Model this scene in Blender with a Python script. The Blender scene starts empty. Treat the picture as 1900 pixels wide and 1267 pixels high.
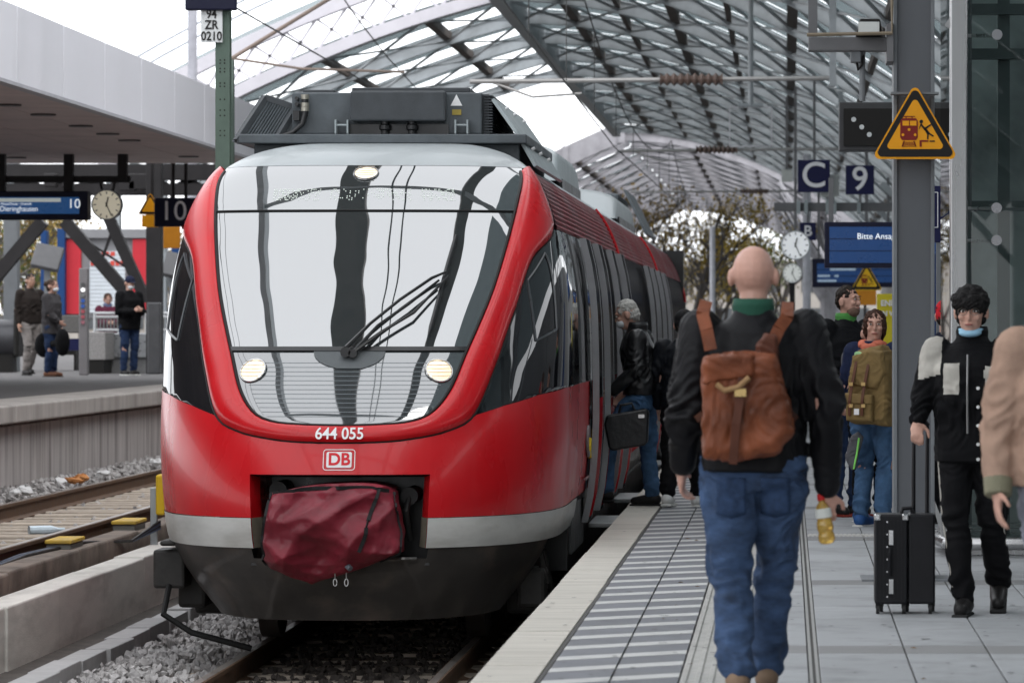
import bpy, bmesh, math, random
import numpy as np
from mathutils import Vector, Matrix, Euler, noise as mnoise
random.seed(7)
scene = bpy.context.scene
col = scene.collection
# ---------------------------------------------------------------- camera
F = 7500.0                       # focal length in photo pixels (1900 wide)
cam_d = bpy.data.cameras.new('camera'); cam = bpy.data.objects.new('camera', cam_d); col.objects.link(cam)
cam.location = (0, 0, 1.5); cam.rotation_euler = (math.radians(90), 0, 0)
cam_d.sensor_width = 36; cam_d.lens = F/1900*36
cam_d.shift_x = -510/1900; cam_d.shift_y = -25.5/1900
cam_d.clip_start = .5; cam_d.clip_end = 3000
cam_d.dof.use_dof = True; cam_d.dof.focus_distance = 28.0; cam_d.dof.aperture_fstop = 6.3
scene.camera = cam
# ---------------------------------------------------------------- sky, sun, exposure
world = bpy.data.worlds.new('World'); scene.world = world; world.use_nodes = True
nt = world.node_tree; nt.nodes.clear()
sky = nt.nodes.new('ShaderNodeTexSky'); sky.sky_type = 'NISHITA'; sky.sun_disc = False
sky.sun_elevation = math.radians(50); sky.sun_rotation = math.radians(145)
sky.air_density = 1.0; sky.dust_density = 1.0; sky.ozone_density = 1.0
hs = nt.nodes.new('ShaderNodeHueSaturation'); hs.inputs['Saturation'].default_value = .22
bg = nt.nodes.new('ShaderNodeBackground'); bg.inputs['Strength'].default_value = .15
wo = nt.nodes.new('ShaderNodeOutputWorld')
# even overcast: the sky texture flattened towards a uniform cloud layer
mxs = nt.nodes.new('ShaderNodeMix'); mxs.data_type = 'RGBA'; mxs.inputs[0].default_value = .8; mxs.inputs[7].default_value = (12.4, 12.7, 13.2, 1)
nt.links.new(sky.outputs[0], hs.inputs['Color']); nt.links.new(hs.outputs[0], mxs.inputs[6]); nt.links.new(mxs.outputs[2], bg.inputs[0]); nt.links.new(bg.outputs[0], wo.inputs[0])
sun_d = bpy.data.lights.new('sun', 'SUN'); sun_d.energy = .6; sun_d.angle = math.radians(25); sun_d.color = (1, .97, .93)
sun = bpy.data.objects.new('sun', sun_d); col.objects.link(sun)
_az = math.radians(145); _el = math.radians(50)
sdir = Vector((math.sin(_az)*math.cos(_el), math.cos(_az)*math.cos(_el), math.sin(_el)))
sun.rotation_euler = sdir.to_track_quat('Z', 'Y').to_euler()
scene.view_settings.view_transform = 'Standard'; scene.view_settings.look = 'None'
scene.view_settings.exposure = .5; scene.view_settings.gamma = 1
scene.view_settings.use_curve_mapping = False
scene.render.engine = 'CYCLES'
scene.cycles.max_bounces = 8; scene.cycles.transparent_max_bounces = 16
# ---------------------------------------------------------------- helpers
def X_(px, Y): return (px-1460)*Y/F
def Z_(py, Y): return 1.5-(py-608)*Y/F
def at(px, py, Y): return Vector((X_(px, Y), Y, Z_(py, Y)))
LOC = {}
class B:
    def __init__(s): s.v = []; s.f = []; s.m = []; s.mi = 0
    def add(s, vs, fs):
        n = len(s.v); s.v += [tuple(p) for p in vs]
        for f in fs: s.f.append(tuple(i+n for i in f)); s.m.append(s.mi)
        return s
    def box(s, x0, x1, y0, y1, z0, z1):
        vs = [(x0,y0,z0),(x1,y0,z0),(x1,y1,z0),(x0,y1,z0),(x0,y0,z1),(x1,y0,z1),(x1,y1,z1),(x0,y1,z1)]
        return s.add(vs, [(0,3,2,1),(4,5,6,7),(0,1,5,4),(1,2,6,5),(2,3,7,6),(3,0,4,7)])
    def cbox(s, c, sx, sy, sz, rot=None):
        R = (rot.to_matrix() if isinstance(rot, Euler) else rot) if rot is not None else None
        vs = []
        for dz in (-1,1):
            for dx, dy in ((-1,-1),(1,-1),(1,1),(-1,1)):
                p = Vector((dx*sx/2, dy*sy/2, dz*sz/2))
                if R is not None: p = R @ p
                vs.append(p+Vector(c))
        return s.add(vs, [(0,3,2,1),(4,5,6,7),(0,1,5,4),(1,2,6,5),(2,3,7,6),(3,0,4,7)])
    def bar(s, p, q, w, h=None, up=(0,0,1)):
        p = Vector(p); q = Vector(q); h = h or w
        d = (q-p).normalized(); u = Vector(up)
        if abs(d.dot(u)) > .95: u = Vector((1,0,0))
        r = d.cross(u).normalized(); u = r.cross(d)
        vs = [e + r*a*w/2 + u*b*h/2 for e in (p,q) for a,b in ((-1,-1),(1,-1),(1,1),(-1,1))]
        return s.add(vs, [(0,1,2,3),(7,6,5,4),(0,4,5,1),(1,5,6,2),(2,6,7,3),(3,7,4,0)])
    def tube(s, pts, r, n=8, cap=True, close=False):
        pts = [Vector(p) for p in pts]; N = len(pts)
        rs = r if isinstance(r, (list, tuple)) else [r]*N
        rings = []; prev = None
        for i, p in enumerate(pts):
            if close: d = pts[(i+1)%N]-pts[i-1]
            else: d = (pts[min(i+1,N-1)]-pts[max(i-1,0)])
            d.normalize()
            if prev is None:
                u = Vector((0,0,1)) if abs(d.z) < .9 else Vector((1,0,0))
                a = d.cross(u).normalized()
            else:
                a = (prev - d*prev.dot(d)).normalized()
            prev = a; b = d.cross(a)
            rings.append([p+(a*math.cos(t)+b*math.sin(t))*rs[i] for t in [2*math.pi*k/n for k in range(n)]])
        vs = [v for rg in rings for v in rg]; fs = []
        for i in range(N if close else N-1):
            j = (i+1)%N
            for k in range(n):
                fs.append((i*n+k, i*n+(k+1)%n, j*n+(k+1)%n, j*n+k))
        if cap and not close: fs += [tuple(range(n))[::-1], tuple((N-1)*n+k for k in range(n))]
        return s.add(vs, fs)
    def prism(s, poly, y0, y1, axis='y'):
        n = len(poly)
        def mk(a, b, c):
            return {'y': (a,c,b), 'x': (c,a,b), 'z': (a,b,c)}[axis]
        vs = [mk(a,b,y0) for a,b in poly]+[mk(a,b,y1) for a,b in poly]
        fs = [tuple(range(n)), tuple(range(2*n-1, n-1, -1))]
        for i in range(n): fs.append((i, n+i, n+(i+1)%n, (i+1)%n))
        return s.add(vs, fs)
    def ell(s, c, rx, ry, rz, nu=14, nv=9, R=None):
        vs = []; fs = []
        for j in range(nv+1):
            th = math.pi*j/nv
            for i in range(nu):
                ph = 2*math.pi*i/nu
                p = Vector((rx*math.sin(th)*math.cos(ph), ry*math.sin(th)*math.sin(ph), rz*math.cos(th)))
                if R is not None: p = R @ p
                vs.append(p+Vector(c))
        for j in range(nv):
            for i in range(nu):
                fs.append((j*nu+i, (j+1)*nu+i, (j+1)*nu+(i+1)%nu, j*nu+(i+1)%nu))
        return s.add(vs, fs)
    def grid(s, rows, flip=False):
        n = len(rows[0]); vs = [p for r in rows for p in r]; fs = []
        for i in range(len(rows)-1):
            for k in range(n-1):
                q = (i*n+k, i*n+k+1, (i+1)*n+k+1, (i+1)*n+k)
                fs.append(q[::-1] if flip else q)
        return s.add(vs, fs)
    def disc(s, c, r, n=24, nrm='y', sgn=-1):
        vs = []
        for k in range(n):
            t = 2*math.pi*k/n; a, b = r*math.cos(t), r*math.sin(t)
            vs.append((c[0]+a, c[1], c[2]+b) if nrm == 'y' else ((c[0], c[1]+a, c[2]+b) if nrm == 'x' else (c[0]+a, c[1]+b, c[2])))
        return s.add(vs, [tuple(range(n))])
    def cyl(s, p, q, r, n=16): return s.tube([p, q], r, n)
    def build(s, name, mat, parent=None, smooth=False, bevel=0, local=False, fix=True, solid=0):
        me = bpy.data.meshes.new(name)
        off = Vector((0,0,0)) if (local or parent is None) else LOC.get(parent.name, Vector((0,0,0)))
        me.from_pydata([(v[0]-off.x, v[1]-off.y, v[2]-off.z) for v in s.v], [], s.f)
        mats = mat if isinstance(mat, (list, tuple)) else [mat]
        for m in mats: me.materials.append(m)
        if len(mats) > 1: me.polygons.foreach_set('material_index', s.m)
        if fix:
            bm = bmesh.new(); bm.from_mesh(me); bmesh.ops.recalc_face_normals(bm, faces=bm.faces); bm.to_mesh(me); bm.free()
        if smooth:
            me.polygons.foreach_set('use_smooth', [True]*len(me.polygons))
            if smooth != 'all':
                me.set_sharp_from_angle(angle=math.radians(40))
        o = bpy.data.objects.new(name, me); col.objects.link(o)
        if parent is not None:
            o.parent = parent
            LOC[o.name] = off
        if solid:
            md = o.modifiers.new('solid', 'SOLIDIFY'); md.thickness = solid; md.offset = -1
        if bevel:
            md = o.modifiers.new('bevel', 'BEVEL'); md.width = bevel; md.segments = 2; md.limit_method = 'ANGLE'; md.angle_limit = math.radians(35)
        return o
def thing(name, label, cat, loc=(0,0,0), group=None, rotz=0):
    o = bpy.data.objects.new(name, None); col.objects.link(o); o.location = loc; o.empty_display_size = .2
    o.rotation_euler = (0,0,rotz)
    LOC[o.name] = Vector(loc)
    return tag(o, label, cat, group)
def tag(o, label, cat=None, group=None):
    o['label'] = label
    if cat: o['category'] = cat
    if group: o['group'] = group
    return o
def struct(o, kind='structure'):
    o['kind'] = kind; return o
def dup(root, loc, label=None, rotz=None):
    r = root.copy(); col.objects.link(r); r.location = loc; LOC[r.name] = Vector(loc)
    if rotz is not None: r.rotation_euler = (0,0,rotz)
    if label: r['label'] = label
    for ch in root.children:
        c = ch.copy(); col.objects.link(c); c.parent = r
        for g in ch.children:
            d = g.copy(); col.objects.link(d); d.parent = c
    return r
def bake(o):
    dg = bpy.context.evaluated_depsgraph_get()
    me = bpy.data.meshes.new_from_object(o.evaluated_get(dg))
    return me
def text(txt, size, loc, mat, parent=None, name='lettering', rot=(90,0,0), align='CENTER', ext=.002, sx=1, bold=0):
    cu = bpy.data.curves.new('t', 'FONT'); cu.body = txt; cu.size = size; cu.align_x = align; cu.align_y = 'CENTER'; cu.extrude = ext; cu.offset = bold
    to = bpy.data.objects.new('t', cu); col.objects.link(to)
    me = bake(to); bpy.data.objects.remove(to)
    off = LOC.get(parent.name, Vector((0,0,0))) if parent is not None else Vector((0,0,0))
    R = Euler([math.radians(a) for a in rot]).to_matrix().to_4x4()
    me.transform(Matrix.Translation(Vector(loc)-off) @ R @ Matrix.Diagonal((sx,1,1,1)))
    me.name = name; me.materials.clear(); me.materials.append(mat)
    o = bpy.data.objects.new(name, me); col.objects.link(o)
    if parent is not None: o.parent = parent; LOC[o.name] = off
    return o
# ---------------------------------------------------------------- materials
MATS = {}
def M(name, c, rough=.6, metal=0, var=.12, vs=5, bump=0, bs=60, coat=0, spec=.5, rand=0, dirt=0, dcol=(.05,.045,.04), ds=1.5, stretch=(1,1,1), emit=0, trans=0, alpha=1, world=False):
    if name in MATS: return MATS[name]
    m = bpy.data.materials.new(name); m.use_nodes = True; n = m.node_tree.nodes; L = m.node_tree.links
    p = n['Principled BSDF']
    p.inputs['Roughness'].default_value = rough; p.inputs['Metallic'].default_value = metal
    p.inputs['Coat Weight'].default_value = coat; p.inputs['Coat Roughness'].default_value = .04
    p.inputs['Specular IOR Level'].default_value = .2 if (spec == .5 and rough >= .4 and metal < .3) else spec
    tc = n.new('ShaderNodeTexCoord'); mp = n.new('ShaderNodeMapping'); mp.inputs['Scale'].default_value = stretch
    if world:
        ge = n.new('ShaderNodeNewGeometry'); L.new(ge.outputs['Position'], mp.inputs[0])
    else: L.new(tc.outputs['Object'], mp.inputs[0])
    def nz(scale, detail=4):
        t = n.new('ShaderNodeTexNoise'); t.inputs['Scale'].default_value = scale; t.inputs['Detail'].default_value = detail; t.inputs['Roughness'].default_value = .6
        L.new(mp.outputs[0], t.inputs['Vector']); return t
    def mix(f, a, b, btype='MIX'):
        x = n.new('ShaderNodeMix'); x.data_type = 'RGBA'; x.blend_type = btype
        for s, v in ((x.inputs[0], f), (x.inputs[6], a), (x.inputs[7], b)):
            if hasattr(v, 'node'): L.new(v, s)
            else: s.default_value = v if not isinstance(v, tuple) else (*v[:3], 1)
        return x.outputs[2]
    out = None
    if var:
        t = nz(vs)
        rp = n.new('ShaderNodeMapRange'); rp.inputs[1].default_value = .3; rp.inputs[2].default_value = .7
        L.new(t.outputs['Fac'], rp.inputs[0])
        out = mix(rp.outputs[0], tuple(x*(1-var) for x in c), tuple(min(1, x*(1+var)) for x in c))
        r2 = n.new('ShaderNodeMapRange'); r2.inputs[1].default_value = .3; r2.inputs[2].default_value = .7
        r2.inputs[3].default_value = max(.02, rough*(1-.25)); r2.inputs[4].default_value = min(1, rough*1.25)
        L.new(t.outputs['Fac'], r2.inputs[0]); L.new(r2.outputs[0], p.inputs['Roughness'])
    if dirt:
        t = nz(ds, 8); rp = n.new('ShaderNodeMapRange'); rp.inputs[1].default_value = .48; rp.inputs[2].default_value = .72; rp.inputs[4].default_value = dirt
        L.new(t.outputs['Fac'], rp.inputs[0])
        out = mix(rp.outputs[0], out if out is not None else c, dcol)
    if rand:
        oi = n.new('ShaderNodeObjectInfo'); rp = n.new('ShaderNodeMapRange'); rp.inputs[3].default_value = 1-rand; rp.inputs[4].default_value = 1+rand
        L.new(oi.outputs['Random'], rp.inputs[0])
        hv = n.new('ShaderNodeHueSaturation'); L.new(rp.outputs[0], hv.inputs['Value'])
        if out is not None: L.new(out, hv.inputs['Color'])
        else: hv.inputs['Color'].default_value = (*c, 1)
        out = hv.outputs[0]
    if out is not None: L.new(out, p.inputs['Base Color'])
    else: p.inputs['Base Color'].default_value = (*c, 1)
    if bump:
        t = nz(bs, 6); b = n.new('ShaderNodeBump'); b.inputs['Strength'].default_value = bump; b.inputs['Distance'].default_value = .01
        L.new(t.outputs['Fac'], b.inputs['Height']); L.new(b.outputs[0], p.inputs['Normal'])
    if emit:
        p.inputs['Emission Color'].default_value = (*c, 1); p.inputs['Emission Strength'].default_value = emit
    if trans: p.inputs['Transmission Weight'].default_value = trans
    if alpha < 1: p.inputs['Alpha'].default_value = alpha
    MATS[name] = m; return m
def glassmat(name, tint=(.6,.7,.7), gloss=.12, rough=.02, tr=1.0):
    m = bpy.data.materials.new(name); m.use_nodes = True; n = m.node_tree.nodes; L = m.node_tree.links; n.clear()
    o = n.new('ShaderNodeOutputMaterial'); t = n.new('ShaderNodeBsdfTransparent'); t.inputs[0].default_value = (*[x*tr for x in tint], 1)
    g = n.new('ShaderNodeBsdfGlossy'); g.inputs['Roughness'].default_value = rough
    fr = n.new('ShaderNodeLayerWeight'); fr.inputs[0].default_value = gloss
    mx = n.new('ShaderNodeMixShader'); L.new(fr.outputs['Fresnel'], mx.inputs[0]); L.new(t.outputs[0], mx.inputs[1]); L.new(g.outputs[0], mx.inputs[2]); L.new(mx.outputs[0], o.inputs[0])
    return m

def dullpaint(name, c, gloss, rough, c2=None, sc=1.5):
    # weathered paint or dusty glass: diffuse body with a fixed share of soft reflection
    m = bpy.data.materials.new(name); m.use_nodes = True; n = m.node_tree.nodes; L = m.node_tree.links; n.clear()
    o = n.new('ShaderNodeOutputMaterial'); d = n.new('ShaderNodeBsdfDiffuse'); g = n.new('ShaderNodeBsdfGlossy'); g.inputs['Roughness'].default_value = rough
    tc = n.new('ShaderNodeTexCoord'); mp = n.new('ShaderNodeMapping'); mp.inputs['Scale'].default_value = (1,.4,2); L.new(tc.outputs['Object'], mp.inputs[0])
    t = n.new('ShaderNodeTexNoise'); t.inputs['Scale'].default_value = sc; t.inputs['Detail'].default_value = 6; L.new(mp.outputs[0], t.inputs['Vector'])
    cr = n.new('ShaderNodeValToRGB'); cr.color_ramp.elements[0].position = .35; cr.color_ramp.elements[1].position = .7
    cr.color_ramp.elements[0].color = (*c,1); cr.color_ramp.elements[1].color = (*(c2 or c),1); L.new(t.outputs['Fac'], cr.inputs[0]); L.new(cr.outputs[0], d.inputs[0])
    mx = n.new('ShaderNodeMixShader'); mx.inputs[0].default_value = gloss; L.new(d.outputs[0], mx.inputs[1]); L.new(g.outputs[0], mx.inputs[2]); L.new(mx.outputs[0], o.inputs[0])
    return m
# ================================================================ setting: ground, platforms, tracks
m_ground = M('ground_gravel', (.07,.065,.06), .95, var=.3, vs=3, bump=.6, bs=30)
m_ballast = M('ballast', (.10,.095,.09), .95, var=.45, vs=14, bump=1, bs=45)
m_stone = M('ballast_stone', (.42,.405,.40), .9, var=.4, vs=9, bump=.4, bs=80, dirt=.5, dcol=(.09,.07,.055), ds=3)
m_conc = M('concrete_light', (.60,.58,.54), .85, var=.12, vs=3, bump=.3, bs=60, dirt=.5, dcol=(.13,.12,.11), ds=2.2, stretch=(1,.35,1.5))
m_conc_dark = M('concrete_brown', (.20,.165,.14), .9, var=.3, vs=4, bump=.4, bs=50, dirt=.6, dcol=(.05,.04,.035), ds=2.5)
m_wall10 = M('platform_wall', (.50,.47,.455), .9, var=.2, vs=2, bump=.3, bs=40, dirt=.75, dcol=(.075,.065,.06), ds=1.6, stretch=(2.2,2.2,.18))
m_lip = M('platform_lip', (.44,.41,.385), .9, var=.2, vs=4, bump=.3, bs=40, dirt=.6, dcol=(.10,.085,.075), ds=2, stretch=(1.5,1.5,.3))
m_duct = M('duct_cover', (.36,.355,.355), .85, var=.12, vs=8, bump=.3, bs=90, rand=.12, world=True)
m_edge = M('edge_slab', (.56,.53,.475), .85, var=.14, vs=7, bump=.5, bs=150, rand=.06, dirt=.5, dcol=(.24,.22,.19), ds=3.5, stretch=(.6,4,1), world=True)
m_tile = M('hatch_grey', (.165,.17,.185), .7, var=.2, vs=4, bump=.2, bs=120, rand=.08, dirt=.25, dcol=(.09,.09,.09), ds=5, world=True)
m_tilew = M('hatch_white', (.50,.50,.49), .7, var=.14, vs=6, bump=.2, bs=120, dirt=.6, dcol=(.25,.25,.24), ds=6, world=True)
m_rib = M('guide_tile', (.40,.395,.375), .8, var=.12, vs=14, bump=.4, bs=160, rand=.07, dirt=.4, dcol=(.2,.19,.18), ds=5, world=True)
m_slab = M('paving_slab', (.33,.34,.35), .62, var=.14, vs=1.3, bump=.2, bs=140, rand=.08, dirt=.55, dcol=(.15,.148,.145), ds=2.6, world=True)
m_slabd = M('paving_slab_dark', (.21,.21,.21), .62, var=.1, vs=3, bump=.15, bs=140, rand=.08, world=True)
m_joint = M('joint_dark', (.085,.083,.08), .95, var=.2)
m_rail = M('rail_rust', (.12,.075,.05), .7, var=.3, vs=12, bump=.3, bs=60)
m_railtop = M('rail_head', (.42,.38,.35), .35, metal=.9, var=.15, vs=20)
m_sleeper = M('sleeper', (.42,.36,.30), .9, var=.2, vs=6, bump=.3, bs=50, rand=.12, world=True)
g = B(); g.add([(-1200,-300,-1.02),(1200,-300,-1.02),(1200,2500,-1.02),(-1200,2500,-1.02)], [(0,1,2,3)])
struct(g.build('ground', m_ground, fix=False))
# our platform
b = B(); b.box(-1.33, 9, -25, 175, -1.0, -.012)
plat = struct(b.build('platform', m_joint))
LOC[plat.name] = Vector((0,0,0))
def piece(name, b, m, parent, bevel=0): return b.build(name, m, parent, bevel=bevel)
def shared(proto, loc, parent=None, rz=0):
    o = proto.copy(); col.objects.link(o); o.location = loc
    if rz: o.rotation_euler = (0,0,rz)
    if parent is not None: o.parent = parent
    return o
# edge slabs
def tileproto(name, x0, x1, L, mat, skew=0, g=.002, z1=0., z0=-.05):
    b = B(); vs = [(x0+g, g, 0), (x1-g, g+skew, 0), (x1-g, L-g+skew, 0), (x0+g, L-g, 0)]
    b.add([(v[0],v[1],z0) for v in vs]+[(v[0],v[1],z1) for v in vs], [(4,5,6,7),(0,1,5,4),(1,2,6,5),(2,3,7,6),(3,0,4,7)])
    return b.build(name, mat, plat, bevel=.004)
p_edge = tileproto('edge_slab', -1.345, -1.068, 1.0, m_edge, z0=-.2)
y = 11.0; first = True
while y < 66:
    if first: p_edge.location = (0, y, 0); first = False
    else:
        o = shared(p_edge, (random.uniform(-.003,.003), y, random.uniform(-.002,.002)), plat)
    y += 1.0
# hatch tiles : grey parallelogram with inlaid white bar
PER = .62; SK = .20
def hatch(x0, x1, name):
    b = B(); g_ = .003
    b.mi = 0; 
    def para(ya, yb, mi, za=-.05, zb=0):
        b.mi = mi
        vs = [(x0+g_, ya), (x1-g_, ya+SK), (x1-g_, yb+SK), (x0+g_, yb)]
        b.add([(v[0],v[1],za) for v in vs]+[(v[0],v[1],zb) for v in vs], [(4,5,6,7),(0,1,5,4),(1,2,6,5),(2,3,7,6),(3,0,4,7)])
    para(.003, PER-.205, 0); para(PER-.205, PER-.003, 1, zb=.0015)
    return b.build(name, [m_tile, m_tilew], plat, fix=True)
h1 = hatch(-1.045, -.756, 'hatch_tile'); h2 = hatch(-.752, -.462, 'hatch_tile')
for i in range(84):
    y = 11.0+i*PER
    for h, dy in ((h1, 0), (h2, SK)):
        if i == 0: h.location = (0, y+dy, 0)
        else: shared(h, (0, y+dy, random.uniform(-.0015,.0015)), plat)
b = B(); b.box(-1.066, -1.048, 10.8, 66, -.05, -.003); b.build('joint_strip', m_joint, plat)
# ribbed guidance tiles
b = B(); b.box(-.456, -.162, .003, .597, -.05, -.004)
for k in range(5):
    xx = -.452+k*.058; b.prism([(xx,-.004),(xx+.028,-.004),(xx+.022,.004),(xx+.006,.004)], .006, .594)
rp = b.build('guide_tile', m_rib, plat)
for i in range(80):
    if i == 0: rp.location = (0, 11, 0)
    else: shared(rp, (0, 11+i*.6, random.uniform(-.001,.001)), plat)
# inner paving
pc = tileproto('paving_slab', -.155, .095, .9, m_slab)
cols_x = [(.145,.548),(.552,.933),(.937,1.318),(1.322,1.70),(1.704,2.09),(2.094,2.48),(2.484,2.87)]
pcs = [tileproto('paving_slab', a, b_, .9, m_slab) for a, b_ in cols_x]
pcd = [tileproto('paving_slab', a, b_, .45, m_slabd) for a, b_ in [(-.155,.095)]+cols_x]
ys = []; y = 11.0; k = 0
while y < 45:
    if k % 6 == 3: ys.append((y, .45)); y += .45
    else: ys.append((y, .9)); y += .9
    k += 1
used = set()
for y, L in ys:
    for j, pr in enumerate(pcd if L < .6 else [pc]+pcs):
        if pr.name in used: shared(pr, (0, y, random.uniform(-.0015,.0015)), plat)
        else: pr.location = (0, y, 0); used.add(pr.name)
b = B(); b.box(.099, .113, 10.8, 45, -.05, -.006); b.box(.127, .141, 10.8, 45, -.05, -.006); b.build('drain_channel', M('drain', (.30,.30,.29), .7), plat)
# cross-tactile strip by the pillar
b = B(); b.box(.15, 1.1, 29.05, 29.32, -.02, .004)
for k in range(30): b.box(.16+k*.0315, .18+k*.0315, 29.06, 29.31, .004, .009)
b.build('cross_guide_strip', M('guide_pale', (.46,.45,.43), .8, var=.15, vs=20), plat)
b = B(); b.add([(-.155,45.02,.0),(9,45.02,.0),(9,175,.0),(-.155,175,.0)], [(0,1,2,3)]); b.add([(-1.33,66,.0),(-.156,66,.0),(-.156,175,.0),(-1.33,175,.0)], [(0,1,2,3)])
b.add([(2.88,-25,.0),(9,-25,.0),(9,45.01,.0),(2.88,45.01,.0)], [(0,1,2,3)]); b.add([(-1.33,-25,.0),(2.875,-25,.0),(2.875,10.9,.0),(-1.33,10.9,.0)], [(0,1,2,3)])
struct(b.build('platform_paving', m_slab, fix=False))
# leaves and crumbs on the platform
# own track -------------------------------------------------------------
def rail(name, x, z, y0, y1, label):
    prof = [(-.07,-.172),(.07,-.172),(.07,-.16),(.012,-.14),(.01,-.045),(.036,-.03),(.036,-.004),(.028,0),(-.028,0),(-.036,-.004),(-.036,-.03),(-.01,-.045),(-.012,-.14),(-.07,-.16)]
    r = thing(name, label, 'rail', (x, y0, z-.172))
    b = B(); b.prism([(x+a, z+c-.0005) for a, c in prof], y0, y1); b.build('rail_web', m_rail, r)
    b = B(); b.box(x-.027, x+.027, y0, y1, z-.001, z+.0015); b.build('running_surface', m_railtop, r)
    return r
TOR = -.76
rail('rail', -3.76, TOR, -20, 170, 'rusty running rail under the red train, on the ballast side')
rail('rail', -2.26, TOR, -20, 170, 'rusty running rail under the red train, on the platform side')
bed = B(); bed.add([(-5.0,-20,-.93),(-1.34,-20,-.93),(-1.34,175,-.93),(-5.0,175,-.93)], [(0,1,2,3)])
struct(bed.build('track_bed', m_ballast, fix=False))
b = B(); b.prism([(-4.3,-.98),(-1.72,-.98),(-1.72,-.935),(-1.8,-.905),(-4.22,-.905),(-4.3,-.935)], -.13, .13)
sl = b.build('sleeper', m_sleeper); tag(sl, 'concrete sleeper under the red train in dark ballast', 'sleeper', 'sleepers of the red train track')
for i in range(46):
    if i == 0: sl.location = (0, 18.0, 0)
    else: shared(sl, (0, 18.0+i*.63, 0))
# stones -------------------------------------------------------------
def stones(name, n, fn, smin, smax, seed, mat=None):
    rng = np.random.default_rng(seed)
    base = np.array([(1,0,0),(-1,0,0),(0,1,0),(0,-1,0),(0,0,1),(0,0,-1),(.62,.62,.5),(-.6,.65,-.45),(.6,-.6,-.5),(-.62,-.58,.55)])
    tri = None
    bmx = bmesh.new()
    for p in base: bmx.verts.new(p)
    bmesh.ops.convex_hull(bmx, input=bmx.verts); bmx.verts.index_update()
    tri = np.array([[v.index for v in f.verts] for f in bmx.faces]); bmx.free()
    V = []; T = []
    for i in range(n):
        x, y, z = fn(rng); s = rng.uniform(smin, smax)
        e = rng.uniform(0, 6.28, 3); R = np.array(Euler(e).to_matrix())
        pts = base*rng.uniform(.65, 1.2, (10,1))*np.array([1, rng.uniform(.6,1), rng.uniform(.5,.8)])*s
        V.append(pts@R.T+np.array([x,y,z])); T.append(tri+10*i)
    me = bpy.data.meshes.new(name); me.from_pydata(np.concatenate(V).tolist(), [], np.concatenate(T).tolist()); me.materials.append(mat or m_stone)
    o = bpy.data.objects.new(name, me); col.objects.link(o); o['kind'] = 'stuff'
    return o
def f_own(r):
    y = 21+ (r.random()**1.3)*24; x = r.uniform(-4.86, -3.87)
    return x, y, -.945+r.uniform(0,.05)+.05*math.exp(-((x+4.4)/.35)**2)
tag(stones('ballast_stones', 6500, f_own, .022, .05, 1), 'loose grey ballast stones beside the red train', 'ballast')
def f_under(r): return (r.uniform(-3.66,-2.36) if r.random() < .75 else r.uniform(-2.16,-1.4)), 20+(r.random()**1.3)*20, -.945+r.uniform(0,.05)
m_oil_shade = M('ballast_oil_shade', (.055,.047,.042), .8, var=.4, vs=9, bump=.4, bs=80)  # oil staining, with the shade under the train put into the colour
tag(stones('ballast_stones', 6500, f_under, .022, .05, 4, m_oil_shade), 'ballast stones between the rails, dark with oil and painted shade under the train', 'ballast')
# cable duct covers
dz = -.80
b = B(); b.box(-5.06, -4.87, .004, .996, -.93, dz)
dc = b.build('duct_cover', m_duct, bevel=.008)
duct = thing('cable_duct', 'row of pale grey concrete cable duct covers beside the ballast', 'cable duct', (-4.96, 20, -.93))
dc.parent = duct; dc.location = (4.96, 0, .93)
for i in range(60):
    if i: o = dc.copy(); col.objects.link(o); o.parent = duct; o.location = (4.96+random.uniform(-.012,.012), i*1.0, .93+random.uniform(-.008,.012)); o.rotation_euler = (0, 0, random.uniform(-.012,.012))
b = B(); b.add([(-5.42,-20,-.88),(-5.06,-20,-.90),(-5.06,175,-.90),(-5.42,175,-.88)], [(0,1,2,3)]); struct(b.build('dirt_strip', M('dirt', (.095,.085,.078), .95, var=.35, vs=6, bump=.6, bs=60), fix=False))
# low retaining wall of precast elements
rw = thing('retaining_wall', 'low pale concrete retaining wall between the two tracks', 'wall', (-5.55, 20, -.9))
rnd = random.Random(3)
y = 18.0
while y < 80:
    L = 2.0
    b = B(); jx = rnd.uniform(-.012,.012); b.box(-5.67+jx, -5.41+jx, y+.006, y+L-.006, -.95, -.43+rnd.uniform(-.008,.008)); b.build('wall_element', m_conc, rw, bevel=.015); y += L
# brown beam next to the other track
bw = thing('edge_beam', 'dark brown weathered concrete beam along the neighbouring track', 'beam', (-5.9, 20, -.9))
y = 18.0
while y < 90:
    b = B(); b.box(-6.0, -5.77, y+.006, y+2.994, -.95, -.31+rnd.uniform(-.008,.008)); b.build('beam_element', m_conc_dark, bw, bevel=.02); y += 3
# neighbouring track
T10 = -.22
bed = B(); bed.add([(-8.6,-20,T10-.2),(-6.0,-20,T10-.2),(-6.0,200,T10-.2),(-8.6,200,T10-.2)], [(0,1,2,3)]); struct(bed.build('neighbour_track_bed', m_ballast, fix=False))
rail('rail', -6.13, T10, -20, 200, 'rusty rail of the neighbouring track, beside the brown beam')
rail('rail', -7.64, T10, -20, 200, 'rusty rail of the neighbouring track, beside the platform wall')
b = B(); b.prism([(-8.15,T10-.24),(-5.97+.35,T10-.24),(-5.97+.35,T10-.19),(-6.0,T10-.165),(-7.9,T10-.165),(-8.15,T10-.19)], -.12, .12)
b2 = B(); b2.prism([(-8.1,T10-.24),(-6.02,T10-.24),(-6.02,T10-.165),(-8.1,T10-.165)], -.12, .12)
s2 = b2.build('sleeper', m_sleeper, bevel=.015); tag(s2, 'pale concrete sleeper of the neighbouring track beside the platform wall', 'sleeper', 'sleepers of the neighbouring track')
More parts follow.
